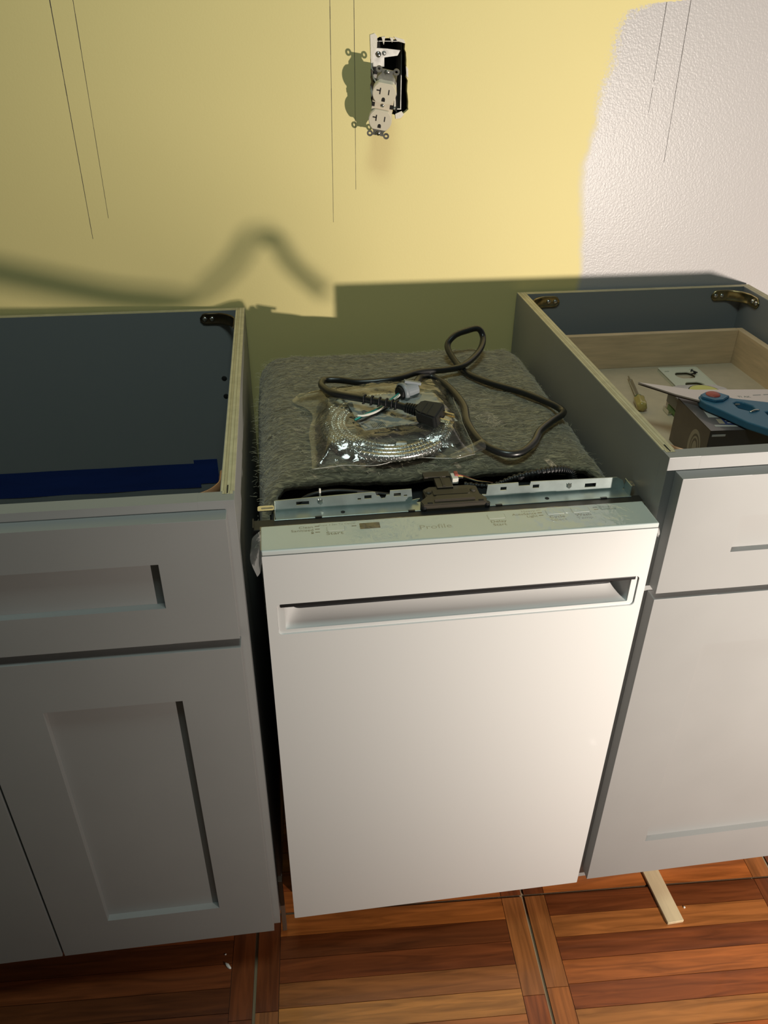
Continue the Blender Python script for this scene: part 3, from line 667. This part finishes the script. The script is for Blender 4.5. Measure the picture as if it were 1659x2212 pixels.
# felt blanket
P = []
NV, NU = 84, 110
def felt_pt(u, v):
    # u across, v front->back ; profile: left side up, shoulder, top, shoulder, down
    xl, xr, r = -.0060, .4480, .050
    y = -.5000+(.4450)*v
    zt_ = .8215+.006*math.sin(v*3.0)-.004*(abs(u-.5)*2)**2
    side = .56
    Lh = xr-xl-2*r; arc = r*PI/2; tot = 2*side+2*arc+Lh; s = u*tot
    if s < side: x, z = xl, zt_-r-side+s
    elif s < side+arc: a = (s-side)/r; x, z = xl+r-r*math.cos(a), zt_-r+r*math.sin(a)
    elif s < side+arc+Lh: x, z = xl+r+(s-side-arc), zt_
    elif s < side+2*arc+Lh: a = (s-side-arc-Lh)/r; x, z = xr-r+r*math.sin(a), zt_-r+r*math.cos(a)
    else: x, z = xr, zt_-r-(s-side-2*arc-Lh)
    # rear edge rolls down
    if v > .88:
        t = (v-.88)/.12; z -= .050*t*t if z > .5 else 0; y += 0
        x = x+(.2255-x)*.10*t*t
    if v < .06 and z > zt_-.02: z -= .006*(1-v/.06)**2
    # front edge wavers
    if v < .2: y += (1-v/.2)*(.010*noise.noise(Vector((x*14, 2, 0)))-.040*max(0, 1-(x-xl)/.035)-.025*max(0, 1-(xr-x)/.035)) if z > .6 else 0
    nn = noise.noise(Vector((x*22, y*22, z*22)))*.0036+noise.noise(Vector((x*75, y*75, z*75)))*.0016+noise.noise(Vector((x*210, y*210, z*210)))*.0008
    top = 1 if side < s < side+2*arc+Lh else .35
    if z > zt_-r: d = Vector((x-.2255 if s < side+arc or s > side+arc+Lh else 0, 0, .1)); d.normalize()
    else: d = Vector((-1 if x < .2 else 1, 0, 0)); nn = -abs(nn)*.6
    p = Vector((x, y, z))+d*nn*top
    p.x = min(max(p.x, -.0095), .4500)
    return p
us = []
for k in range(NU+1):
    us.append(k/NU)
# concentrate samples on the top
def remap(t):
    return (.0+.36*(t/.1)) if t < .1 else ((.36+.28*((t-.1)/.8)) if t < .9 else .64+.36*((t-.9)/.1))
for j in range(NV+1):
    P.append([felt_pt(remap(u), j/NV) for u in us])
fm = DMB(); fm.grid(P); felt = fm.build('felt_blanket', FELT)
md = felt.modifiers.new('thick', 'SOLIDIFY'); md.thickness = .011; md.offset = -1
if max(felt.data.polygons, key=lambda q: q.center.z).normal.z < 0: felt.data.flip_normals()
# loose fibres
fb = DMB(); b = bmesh.new()
random.seed(11)
for q in range(5200):
    u = remap(random.uniform(.06, .94)); v = random.uniform(.01, .97); p = felt_pt(u, v)
    if p.z < .74: continue
    a = random.uniform(0, 2*PI) if random.random() < .5 else random.gauss(2.9, .45)
    L_ = random.uniform(.003, .011); bend = random.uniform(-.7, .7); wdt = .00016
    prev = None; pos = p+Vector((0, 0, .0012))
    if p.x < .045: pos += Vector((-.0012, 0, 0))
    if p.x > .405: pos += Vector((.0008, 0, 0))
    for k in range(4):
        d = Vector((math.cos(a), math.sin(a), 0)); nrm = Vector((-d.y, d.x, 0))*wdt
        hgt = math.sin(k/3*PI)*.0016*random.random()
        va = b.verts.new(pos+nrm+Vector((0, 0, hgt))); vb = b.verts.new(pos-nrm+Vector((0, 0, hgt+.0001)))
        if prev: b.faces.new((prev[0], prev[1], vb, va))
        prev = (va, vb); pos = pos+d*(L_/3); a += bend/2
fb.merge(b); fo = fb.build('felt_fibres', FIBRE, felt); tag(fo, kind='stuff')

# ------------------------------------------------------------------ things on the felt
FZ = .8285
# braided hose coil in a clear bag
hose = empty('braided_hose', (.174, -.385, FZ), 0, 'coiled braided stainless supply hose inside the clear bag', 'hose')
def coil():
    pts = []; N_ = 420; turns = 3.35
    for i in range(N_+1):
        t = i/N_; a = 2*PI*turns*t+2.45
        R_ = .088-.026*t+.004*math.sin(7*t*PI)
        z = .0062+.0040*abs(math.sin(t*turns*PI))+.0012*math.sin(a)
        pts.append(Vector((R_*math.cos(a)*.98+.004*t, R_*math.sin(a)*1.10-.004, z)))
    return pts
cp = coil()
MB().tube(cp, lambda i: .0052*(1+.05*(i % 2)), 14).build('hose_body', RIDGE, hose)
# braid: two families of thin helical strands with bright crowns
br = MB()
def helix(ph, sgn, N_=1500):
    out = []
    n = len(cp)-1
    for i in range(N_+1):
        s = i/N_*n; k = min(int(s), n-1); f = s-k; p = cp[k].lerp(cp[k+1], f); t = (cp[k+1]-cp[k]).normalized()
        e1 = Vector((-t.y, t.x, 0)).normalized(); e2 = t.cross(e1); a = sgn*i*.42+ph
        out.append(p+(e1*math.cos(a)+e2*math.sin(a))*.0055)
    return out
for ph in (0, 2.1, 4.2):
    br.tube(helix(ph, 1), .00045, 4, cap=False); br.tube(helix(ph+.4, -1), .00045, 4, cap=False)
br.build('braid_strands', CHROME, hose)
e0 = cp[0]; d0 = (cp[0]-cp[4]).normalized()
MB().cyl(e0+d0*.006, d0, .0070, .016, 20, .0008).build('hose_ferrule', CREAM, hose)
MB().cyl(e0+d0*.018, d0, .0090, .012, 6, .0008).build('hose_nut', STEEL, hose)
e1_ = cp[-1]; d1 = (cp[-1]-cp[-5]).normalized()
MB().cyl(e1_+d1*.006, d1, .0070, .014, 20, .0008).build('hose_ferrule', STEEL, hose)

bagc = Vector((.165, -.37, FZ))
bag = empty('clear_plastic_bag', bagc, 0, 'crumpled clear plastic bag lying on the charcoal felt blanket', 'bag')
C4 = [Vector((.064, -.492)), Vector((.272, -.478)), Vector((.286, -.234)), Vector((.072, -.262))]
def bagpt(u, v, top):
    p = (C4[0]*(1-u)+C4[1]*u)*(1-v)+(C4[3]*(1-u)+C4[2]*u)*v
    p = p+Vector((.010*noise.noise(Vector((u*4, v*4, 1))), .010*noise.noise(Vector((u*4, v*4, 6)))))
    # left corner sticks out
    if u < .2: p.x -= .022*math.exp(-((v-.92)/.10)**2)*(1-u/.2)
    e = min(u, 1-u, v, 1-v); edge = min(1, e/.16); edge = edge*edge*(3-2*edge)
    q = Vector((p.x-.174, (p.y+.389)/1.1)); rr = q.length
    h = .0225*edge*(.72+.28*math.exp(-((rr-.072)/.035)**2))
    wr = .0030*(1-abs(noise.noise(Vector((p.x*30+p.y*14, p.y*26-p.x*9, 3)))*2)) + .0016*noise.noise(Vector((p.x*90, p.y*90, 2)))
    z = FZ+.0012+(h+max(0, wr)*(.35+.65*edge) if top else .0003)
    return Vector((p.x, p.y, z))
for top in (True, False):
    if not top: continue
    n = 72; P = [[bagpt(i/n, k/n, top)-bagc for i in range(n+1)] for k in range(n+1)]
    MB().grid(P).build('bag_film', BAG, bag)
# curled front right corner and seam edge
P = []
for i in range(13):
    a = i/12*PI*1.05; row = []
    for k in range(9):
        t = k/8
        base = Vector((.238+.046*t, -.486+.022*t, FZ+.001))
        off = Vector((.35, -.94, 0))*(.008*math.sin(a))*(.6+.6*t)+Vector((0, 0, .0065*(1-math.cos(a))*(.5+.6*t)))
        row.append(base+off-bagc)
    P.append(row)
MB().grid(P).build('bag_curl', BAG, bag)
edge_pts = [bagpt(i/40, 0, True)-bagc+Vector((0, 0, .0006)) for i in range(41)]+[bagpt(1, i/40, True)-bagc+Vector((0, 0, .0006)) for i in range(1, 41)]
MB().tube(edge_pts, .0006, 5).build('bag_seam', film_mat('bag seam', (.8, .8, .75), .35, .2), bag)

# folded instruction label in the bag
lab = empty('paper_label', (.192, -.368, FZ+.0185), .10, 'grey printed paper label folded inside the clear bag under the plug', 'label')
n = 24; P = []
LW, LH = .128, .098
def labz(x, y): return .0012*math.sin(x*45+1)+.0012*math.sin(y*60)-.001*(x/.064)**2
def lab_pt(x, y, dz=0): return Vector((x+.12*y*-.6, y, labz(x, y)+dz))
for i in range(n+1): P.append([lab_pt(-LW/2+LW*i/n, -LH/2+LH*k/n) for k in range(n+1)])
lb = MB().grid(P).build('label_sheet', PAPER, lab)
def strip(x0, x1, y0, y1, m=INKD, nm='printed_line'):
    P = []
    for i in range(7): P.append([lab_pt(x0+(x1-x0)*i/6, y0+(y1-y0)*k/2, .0004) for k in range(3)])
    MB().grid(P).build(nm, m, lb)
random.seed(5)
for k in range(7): strip(-.052, -.052+random.uniform(.012, .024), .012-.0042*k, .0135-.0042*k, INK)
for k in range(8): strip(-.050+k*.0022, -.0492+k*.0022, -.045, -.030, INKD, 'barcode_bar')
for k in range(6): strip(-.020, -.020+random.uniform(.01, .02), .014-.0042*k, .0155-.0042*k, INK)
strip(.030, .052, -.036, -.016, INKD, 'printed_block'); strip(.033, .049, -.033, -.019, PAPER, 'printed_block'); strip(.0355, .0465, -.031, -.021, INKD, 'printed_block')

# power cord
cord = empty('power_cord', (.235, -.368, FZ), 0, 'black power cord with plug looping over the bag and felt', 'power cord')
CO = Vector((.235, -.368, FZ))
T = FZ+.006
cpath = [(.1947, -.4000, .8640), (.1800, -.3885, .8640), (.1455, -.3650, .8625), (.1070, -.3340, .8590), (.0930, -.3020, .8550), (.0915, -.2780, .8510), (.0980, -.2590, .8480), (.1200, -.2600, .8475), (.1500, -.2740, .8485), (.1990, -.2740, .8510), (.2380, -.2480, .8490), (.2840, -.2310, .8440), (.3150, -.2170, .8440), (.3480, -.1760, .8480), (.3640, -.1400, .8560), (.3580, -.1300, .8700), (.3380, -.1330, .8690), (.3150, -.1420, .8640), (.3020, -.1560, .8520), (.3090, -.1900, .8390), (.3200, -.2290, .8350), (.3470, -.2700, .8350), (.3850, -.3090, .8350), (.4130, -.3480, .8340), (.4240, -.3680, .8320), (.4180, -.3850, .8340), (.3960, -.4060, .8350), (.3710, -.4330, .8350), (.3530, -.4640, .8350), (.3280, -.4880, .8340), (.3040, -.4850, .8345), (.2860, -.4550, .8350), (.2810, -.3980, .8350), (.2880, -.3400, .8350), (.2800, -.2750, .8350), (.2600, -.2430, .8390), (.2420, -.2560, .8440), (.2310, -.2850, .8520), (.2150, -.3300, .8580)]
cps = spline(cpath, 8)
MB().tube([p-CO for p in cps], .0049, 14).build('cord_cable', RUBBER, cord)
# strain relief ribs, plug
d = (Vector(cpath[0])-Vector(cpath[1])).normalized(); P0 = Vector(cpath[0])-CO
mbp = MB()
for k in range(5): mbp.cyl(P0+d*(.001+k*.0036), d, .0068+.0003*k, .0022, 18, .0005)
mbp.cyl(P0+d*.008, d, .0050, .022, 16); mbp.build('strain_relief', RUBBER, cord)
pf = d.copy(); pr_ = pf.cross(Vector((0, 0, 1))).normalized(); pu = pr_.cross(pf)
PM = Matrix(((pf.x, -pr_.x, pu.x, 0), (pf.y, -pr_.y, pu.y, 0), (pf.z, -pr_.z, pu.z, 0), (0, 0, 0, 1)))
PM = Matrix.Translation(P0+d*.018) @ PM @ Matrix.Rotation(.35, 4, 'X')
body = MB(); body.prism([(0, -.008), (.006, -.0125), (.030, -.0150), (.034, -.0140), (.034, .0140), (.030, .0150), (.006, .0125), (0, .008)], .021, PM @ Matrix.Translation((0, 0, -.0105)), bev=.0022)
plug = body.build('plug_body', mat('matt black plug', (.014, .014, .014), .55), cord)
for x in (.012, .020): MB().box(x, x+.0008, -.0135, .008, .0104, .0109, M=PM).build('grip_rib', SLOT, plug)
for y in (-.0062, .0062):
    MB().prism(rrect(.033, .051, -.0031, .0031, .0012, 3), .0014, PM @ Matrix.Translation((0, y, 0)) @ Matrix.Rotation(PI/2, 4, 'X') @ Matrix.Translation((0, 0, -.0007)), holes=[circ(.0475, 0, .0011, 10)]).build('blade_prong', mat('brass prong', (.72, .62, .44), .25, metal=1.0), plug)
MB().cyl(PM @ Vector((.042, 0, -.0065)), PM.to_3x3() @ Vector((1, 0, 0)), .0023, .020, 14, .0006).build('ground_pin', mat('brass prong', (.7, .6, .4), .25), plug)
# shrink sleeve with wire tie near the plug
tie = MB()
n_ = [p-CO for p in cps[2:20]]
for k in range(6):
    idx = 4+k*2; p = n_[idx]; t = (n_[idx+1]-n_[idx-1]).normalized()
    e1 = t.orthogonal().normalized(); e2 = t.cross(e1)
    tie.tube([p+(e1*math.cos(a)+e2*math.sin(a))*.0062+t*(a*.0006) for a in [2*PI*j/18 for j in range(18)]], .0011, 6, closed=False)
tie.build('twist_tie', BLACK, cord)
# grey nylon clamp connector at the bare end with three wires
E0 = Vector(cpath[-1])-CO
ge = (Vector(cpath[-1])-Vector(cpath[-2])).normalized(); gd = Vector((-.90, -.42, -.05)).normalized()
cl_ = MB(); cl_.cyl(E0+gd*.004, gd, .0110, .020, 24, .001); 
cl_.lathe([(.0115, .0), (.0140, .001), (.0140, .006), (.0115, .007)], 24, Matrix.Translation(E0+gd*.012) @ Vector((0, 0, 1)).rotation_difference(gd).to_matrix().to_4x4())
gcl = cl_.build('cable_clamp', GREYP, cord)
MB().box(-.012, .012, -.004, .004, .009, .013, .0008, M=Matrix.Translation(E0+gd*.002) @ Vector((0, 0, 1)).rotation_difference(Vector((.2, .1, 1))).to_matrix().to_4x4()).build('clamp_bar', GREYP, gcl)
MB().cyl(E0+gd*.0205, gd, .0095, .004, 24).build('clamp_mouth', SLOT, gcl)
q0 = E0+gd*.02
for off, m, tip in (((0, .002, 0), TEAL, Vector((.1258, -.4075, .8530))), ((.003, -.001, 0), WWHITE, Vector((.1300, -.3980, .8545))), ((0, -.002, -.003), BLACK, Vector((.1231, -.4155, .8525)))):
    a_ = q0+Vector(off)*.6; tp_ = tip-CO
    mid = Vector((.1420, -.3955, .8535))-CO if m is WWHITE else Vector((.163, -.374, .8515)).lerp(tip, .55)+Vector(off)-CO
    MB().tube(spline([a_, Vector((.163, -.374, .8520))+Vector(off)-CO, mid, tp_], 6), .0017, 8).build('wire', m, gcl)
    MB().dome(tp_, (tp_-mid), .0008, .002).build('wire_tip', BRASS, gcl)

# ------------------------------------------------------------------ things in the right drawer
DZ = .7634
# screwdriver
a = Vector((.6020, -.2620, DZ+.0090)); b_ = Vector((.6385, -.1190, DZ+.0032)); d = (b_-a).normalized()
sd = empty('screwdriver', (.602, -.262, DZ), 0, 'slotted screwdriver with amber handle lying in the right drawer', 'screwdriver')
so = Vector((.602, -.262, DZ))
q = Vector((0, 0, 1)).rotation_difference(d).to_matrix().to_4x4()
hb = MB(); n = 24; prof = [(.0002, .0115), (.004, .012), (.0075, .014), (.0085, .021), (.0080, .034), (.0088, .042), (.0085, .047), (.0060, .052), (.0045, .054)]
P = []
for r, z in prof: P.append([Vector((r*(1+.10*math.cos(6*2*PI*k/n))*math.cos(2*PI*k/n), r*(1+.10*math.cos(6*2*PI*k/n))*math.sin(2*PI*k/n), z)) for k in range(n)])
hb.grid(P, closed_u=True); bmesh.ops.transform(hb.bm, matrix=Matrix.Translation(a-so) @ q, verts=hb.bm.verts)
hb.build('handle', AMBER, sd)
MB().cyl(a-so+d*.0525, d, .0066, .005, 20, .0008).build('ferrule', mat('green ring', (.05, .12, .04), .4), sd)
MB().cyl(a-so+d*.092, d, .0034, .078, 16).build('shaft', CHROME, sd)
MB().box(-.0042, .0042, -.0011, .0011, 0, .020, .0006, M=Matrix.Translation(a-so+d*.128) @ q @ Matrix.Rotation(.5, 4, 'Z')).build('blade_tip', CHROME, sd)
# wall plate
wp = empty('outlet_wall_plate', (.737, -.147, DZ), -.04, 'cream outlet cover plate lying face down behind the tape measure', 'wall plate')
oval = []
for k in range(24):
    t = 2*PI*k/24; oval.append((.0172*math.cos(t), .022+max(-.0142, min(.0142, .0172*math.sin(t)))))
ov2 = [(x, y-.044) for x, y in oval]
MB().prism(rrect(-.036, .036, -.058, .058, .003), .0018, Matrix.Translation((0, 0, .0038)), holes=[oval, ov2], bev=0).build('plate_face', CREAM, wp)
rm = MB(); rm.prism(rrect(-.036, .036, -.058, .058, .003), .0060, Matrix.Translation((0, 0, 0)), holes=[rrect(-.0338, .0338, -.0558, .0558, .002)]); rm.build('plate_rim', CREAM, wp)
for x, y in ((-.026, .040), (.022, .046)): MB().box(x-.004, x+.004, y-.0006, y+.0006, .0055, .0064).build('mould_mark', mat('mould mark', (.4, .41, .33), .6), wp)
for k in range(2):
    sr = empty('cover_screw', (.750+.005*k, -.127+.004*k, DZ+.0057), 0, 'small dark cover screw lying on the cream wall plate', 'screw', 'loose cover plate screws')
    dd = Vector((math.cos(.4+k*1.9), math.sin(.4+k*1.9), .12)).normalized(); p = Vector((0, 0, .0028+.0022*k))
    MB().cyl(p, dd, .0012, .011, 10).build('shank', BLACK, sr); MB().cyl(p+dd*.0055, dd, .0028, .0014, 14).build('head', BLACK, sr)
# tape measure
tm = empty('tape_measure', (.697, -.258, DZ), -.05, 'tape measure with yellow round sticker and green trim behind the dark box', 'tape measure')
MB().prism([(-.046, -.030), (.040, -.030), (.048, -.022), (.048, .014), (.034, .030), (-.030, .032), (-.046, .024)], .034, Matrix.Translation((0, 0, .0005)), bev=.004).build('case', mat('tape case', (.42, .38, .37), .3, coat=.4), tm)
MB().prism([(-.047, -.031), (.0, -.031), (.0, .0), (-.047, .012)], .010, Matrix.Translation((0, 0, .0004)), bev=.001).build('green_trim', GREENS, tm)
MB().prism([(-.048, -.024), (-.040, -.0315), (-.030, -.0315), (-.030, .018), (-.048, .018)], .020, Matrix.Translation((0, 0, .0115)), bev=.001).build('case_nose', mat('dark case', (.06, .055, .045), .25, coat=.5), tm)
MB().prism(circ(.004, 0, .0255, 32), .0006, Matrix.Translation((0, 0, .0345))).build('sticker_ring', SLOT, tm)
MB().prism(circ(.004, 0, .0240, 32), .0008, Matrix.Translation((0, 0, .0346))).build('sticker', YELLOWS, tm)
MB().box(-.054, -.046, -.010, .010, .001, .003, .0004).box(-.0545, -.0535, -.010, .010, .0005, .008).build('tape_hook', CHROME, tm)

# product box
BX0, BX1, BY0, BY1, BZ = .6050, .7750, -.4580, -.3500, .8320
pb = empty('product_box', ((BX0+BX1)/2, (BY0+BY1)/2, DZ), -.04, 'dark printed product box standing in the right drawer beneath the shears', 'box')
hx, hy, hz = (BX1-BX0)/2, (BY1-BY0)/2, BZ-DZ
bb = MB().box(-hx, hx, -hy, hy, 0, hz-.0006, .0006).build('carton', BOXDARK, pb)
MB().box(-hx-.0003, -hx, -hy+.0005, hy-.0005, .0005, hz-.001).build('side_print', BOXBROWN, pb)
MB().box(-hx, hx, -hy-.0002, hy, hz-.0006, hz, .0002, 1).build('top_flap', mat('grey purple card', (.10, .092, .098), .35, coat=.3), pb)
def top(x0, x1, y0, y1, m, nm, dz=.0002): MB().box(x0, x1, y0, y1, hz, hz+dz).build(nm, m, pb)
def tpoly(pts, m, nm, dz): MB().prism(pts, dz, Matrix.Translation((0, 0, hz))).build(nm, m, pb)
tpoly([(-.0656, .0237), (-.0704, -.0140), (.03, -.0225), (.03, .034)], PRINTG, 'white_print_panel', .0003)
tpoly([(-.0627, -.0190), (.0, -.0245), (.0, -.0450), (-.0642, -.0365)], PRINTB, 'blue_print_band', .0002)
for y0, x1 in ((-.0265, -.028), (-.0330, -.034)): tpoly([(-.052, y0+.0015), (x1, y0-.0005), (x1, y0-.0028), (-.052, y0-.0008)], PRINTG, 'printed_line', .0003)
tpoly([(-.0625, -.0195), (-.0550, -.0202), (-.0560, -.0355), (-.0640, -.0345)], PRINTC, 'printed_icon', .0003)
tpoly([(-.0726, -.0372), (-.0150, -.0440), (-.0150, -.0462), (-.0738, -.0428)], PRINTG, 'printed_line', .0003)
MB().box(-hx+.003, -hx+.022, -hy-.0005, -hy-.0001, hz-.009, hz-.006).build('front_print', PRINTG, pb)
# picture of a ringed lamp on the left side: flat print
ML = Matrix(((0, 0, -1, -hx-.0003), (-1, 0, 0, 0), (0, 1, 0, 0), (0, 0, 0, 1)))
for (cx, cz, rx, rz, m, dz) in ((.020, .026, .018, .027, PRINTC, .0002), (.022, .026, .0135, .0215, BOXBROWN, .0003), (.022, .026, .011, .018, PRINTC, .0004), (.022, .026, .0088, .0150, BOXBROWN, .0005), (.022, .026, .0062, .011, PRINTC, .0006)):
    MB().prism(circ(cx, cz, rx, 28, rz), dz, ML).build('printed_picture', m, pb)

# shears
shz = BZ+.0012
sh = empty('shears', (.640, -.380, shz), 0, 'blue-handled shears with pointed steel blade and red pivot lying across the box', 'shears')
SO = Vector((.640, -.380, 0))
def sp(pts): return [(x-SO.x, y-SO.y) for x, y in pts]
MB().prism(sp([(.5600, -.3080), (.5960, -.3260), (.6300, -.3440), (.7400, -.3560), (.8200, -.3620), (.8200, -.4050), (.7200, -.4020), (.6400, -.3950), (.6200, -.3800), (.5960, -.3560)]), .0022, Matrix.Translation((0, 0, .0070)), bev=.0003).build('blade', BLADE, sh)
MB().prism(sp([(.5600, -.3085), (.5960, -.3565), (.6220, -.3820), (.6280, -.3780), (.6000, -.3500)]), .0014, Matrix.Translation((0, 0, .0055)), bev=.0002).build('rear_blade', BLADEEDGE, sh)
hole1 = [(.661, -.400), (.668, -.396), (.676, -.399), (.6840, -.4120), (.6820, -.4250), (.6700, -.4260), (.6600, -.4160)]
hole2 = [(.6900, -.4330), (.7050, -.4290), (.7250, -.4450), (.7250, -.4700), (.7050, -.4720), (.6880, -.4560)]
hand = MB().prism(sp([(.6200, -.3860), (.6230, -.3720), (.6360, -.3640), (.6520, -.3650), (.6700, -.3840), (.7100, -.4010), (.7500, -.4230), (.7650, -.4600), (.7500, -.5000), (.7200, -.5080), (.6800, -.5000), (.6500, -.4600), (.6330, -.4200), (.6220, -.3980)]), .0110, Matrix.Translation((0, 0, .0006)), holes=[sp(hole1[::-1]), sp(hole2[::-1])]).build('handle', BLUEP, sh)
bvm = hand.modifiers.new('round', 'BEVEL'); bvm.width = .0018; bvm.segments = 2; bvm.limit_method = 'ANGLE'
MB().prism(sp([(.6225, -.3820), (.6250, -.3730), (.6360, -.3660), (.6510, -.3665), (.6640, -.3830), (.6480, -.3950), (.6350, -.3960)]), .0040, Matrix.Translation((0, 0, .0113)), bev=.001).build('upper_grip', BLUEP, sh)
MB().dome((.0015, .0030, .0150), (0, 0, 1), .0105, .0035).build('pivot_cap', REDP, sh)
MB().tube(spline([(.668-SO.x, -.432-SO.y, .0118), (.676-SO.x, -.430-SO.y, .0135), (.684-SO.x, -.427-SO.y, .0118)], 5), .0014, 8).build('spring', CHROME, sh)
t1 = text('TI AK', .690-SO.x, -.3790-SO.y, .0075, INKF, 'CENTER', 'blade_lettering', sh, .0093); t1.rotation_euler = (0, 0, -.12)
for k in range(3): MB().box(.098-.016*k, .110-.016*k, .0060, .0076, .0092, .0094).build('blade_lettering', INKF, sh)

# ------------------------------------------------------------------ bits on the floor
st = MB().box(-.0145, .0145, -.090, .090, 0, .006, .0006, 1).build('wood_shim', SHIM, loc=(.6330, -.575, .0003), rot=(0, 0, .035))
st.location = (.6330, -.5680, .0003)
tag(st, 'pale bare wood strip on the floor poking out under the right cabinet', 'wood strip')
def crumb(loc, s, rz, label):
    b = bmesh.new(); bmesh.ops.create_icosphere(b, subdivisions=2, radius=1)
    for v in b.verts: v.co = Vector((v.co.x*s[0], v.co.y*s[1], v.co.z*s[2]))*(1+.25*noise.noise(v.co*2.3+Vector(loc)*9)); 
    o = MB().merge(b).build('plaster_crumb', CHIP, loc=(loc[0], loc[1], s[2]*.9), rot=(0, 0, rz)); tag(o, label, 'crumb', 'white crumbs on the floor')
crumb((-.1130, -.6300, 0), (.0070, .0026, .0025), -.9, 'largest white sliver on the dark floor below the left cabinet')
crumb((.6640, -.6330, 0), (.0020, .0018, .0015), .4, 'tiny white crumb on the floor beside the pale wood strip')
crumb((-.1180, -.6100, 0), (.0014, .0012, .001), .2, 'tiny white crumb just behind the largest sliver on the dark floor')

# ------------------------------------------------------------------ work light standing out of frame to the right (the room's lamp)
wl = empty('work_light', (LAMP.x, LAMP.y, 0), 0, 'tripod work light shining at the wall from the right', 'work light')
aim = (LAMP_AIM-LAMP).normalized(); qm = Vector((0, 0, 1)).rotation_difference(aim).to_matrix().to_4x4()
LZ = Vector((0, 0, LAMP.z))
MB().lathe([(.012, -.055), (.030, -.050), (.040, -.030), (.058, -.012), (.060, -.012), (.042, -.032), (.031, -.053), (.012, -.058)], 32, Matrix.Translation(LZ) @ qm).build('reflector', mat('white reflector', (.8, .8, .78), .5), wl)
MB().dome(LZ-aim*.030, aim, .010, .014).build('bulb', WWHITE, wl)
pb0 = LZ-aim*.056
MB().tube([pb0+Vector((0, 0, -.0)), Vector((pb0.x, pb0.y, .30))], .009, 12).build('pole', BLACK, wl)
for k in range(3):
    a = k*2*PI/3-.5
    MB().tube([Vector((pb0.x, pb0.y, .34)), Vector((pb0.x+.24*math.cos(a), pb0.y+.24*math.sin(a), .006))], .006, 8).build('leg', BLACK, wl)
wa, wb, wt = [LAMP.lerp(Vector(p), .34)-Vector((LAMP.x, LAMP.y, 0)) for p in ((-.090, 0, .895), (.125, 0, .895), (.026, 0, .996))]
shadow_arch = [LZ+(wa-LZ)*f for f in (.14, .4, .7, 1)]+[wa.lerp(wt, .5)+Vector((.002, 0, .001)), wt-Vector((.007, 0, .002)), wt, wt+Vector((.007, 0, -.002)), wb.lerp(wt, .5)+Vector((-.002, 0, .001)), wb]
MB().tube(spline(shadow_arch, 6), .0042, 8).build('shadow_wire', BLACK, wl)  # unseen bent wire, added to cast the arched shadow on the wall
lp = [LAMP.lerp(Vector(p), .34)-Vector((LAMP.x, LAMP.y, 0)) for p in ((-.75, 0, 1.04), (-.39, 0, .944), (-.22, 0, .900), (-.118, 0, .890), (-.090, 0, .893))]
MB().tube(spline(lp, 6), lambda i: .0080 if i < 16 else max(.0042, .0080-.0006*(i-15)), 8).build('shadow_wire', BLACK, wl)  # second added wire, shaped to throw the soft band above the left cabinet
ld = bpy.data.lights.new('work_lamp', 'SPOT'); ld.spot_size = math.radians(134); ld.spot_blend = 1.0; ld.energy = LAMP_W; ld.color = LAMP_COL; ld.shadow_soft_size = .011
lo = bpy.data.objects.new('work_lamp', ld); COL.objects.link(lo); lo.parent = wl; lo.location = LZ; lo.rotation_euler = (-aim).to_track_quat('Z', 'Y').to_euler()
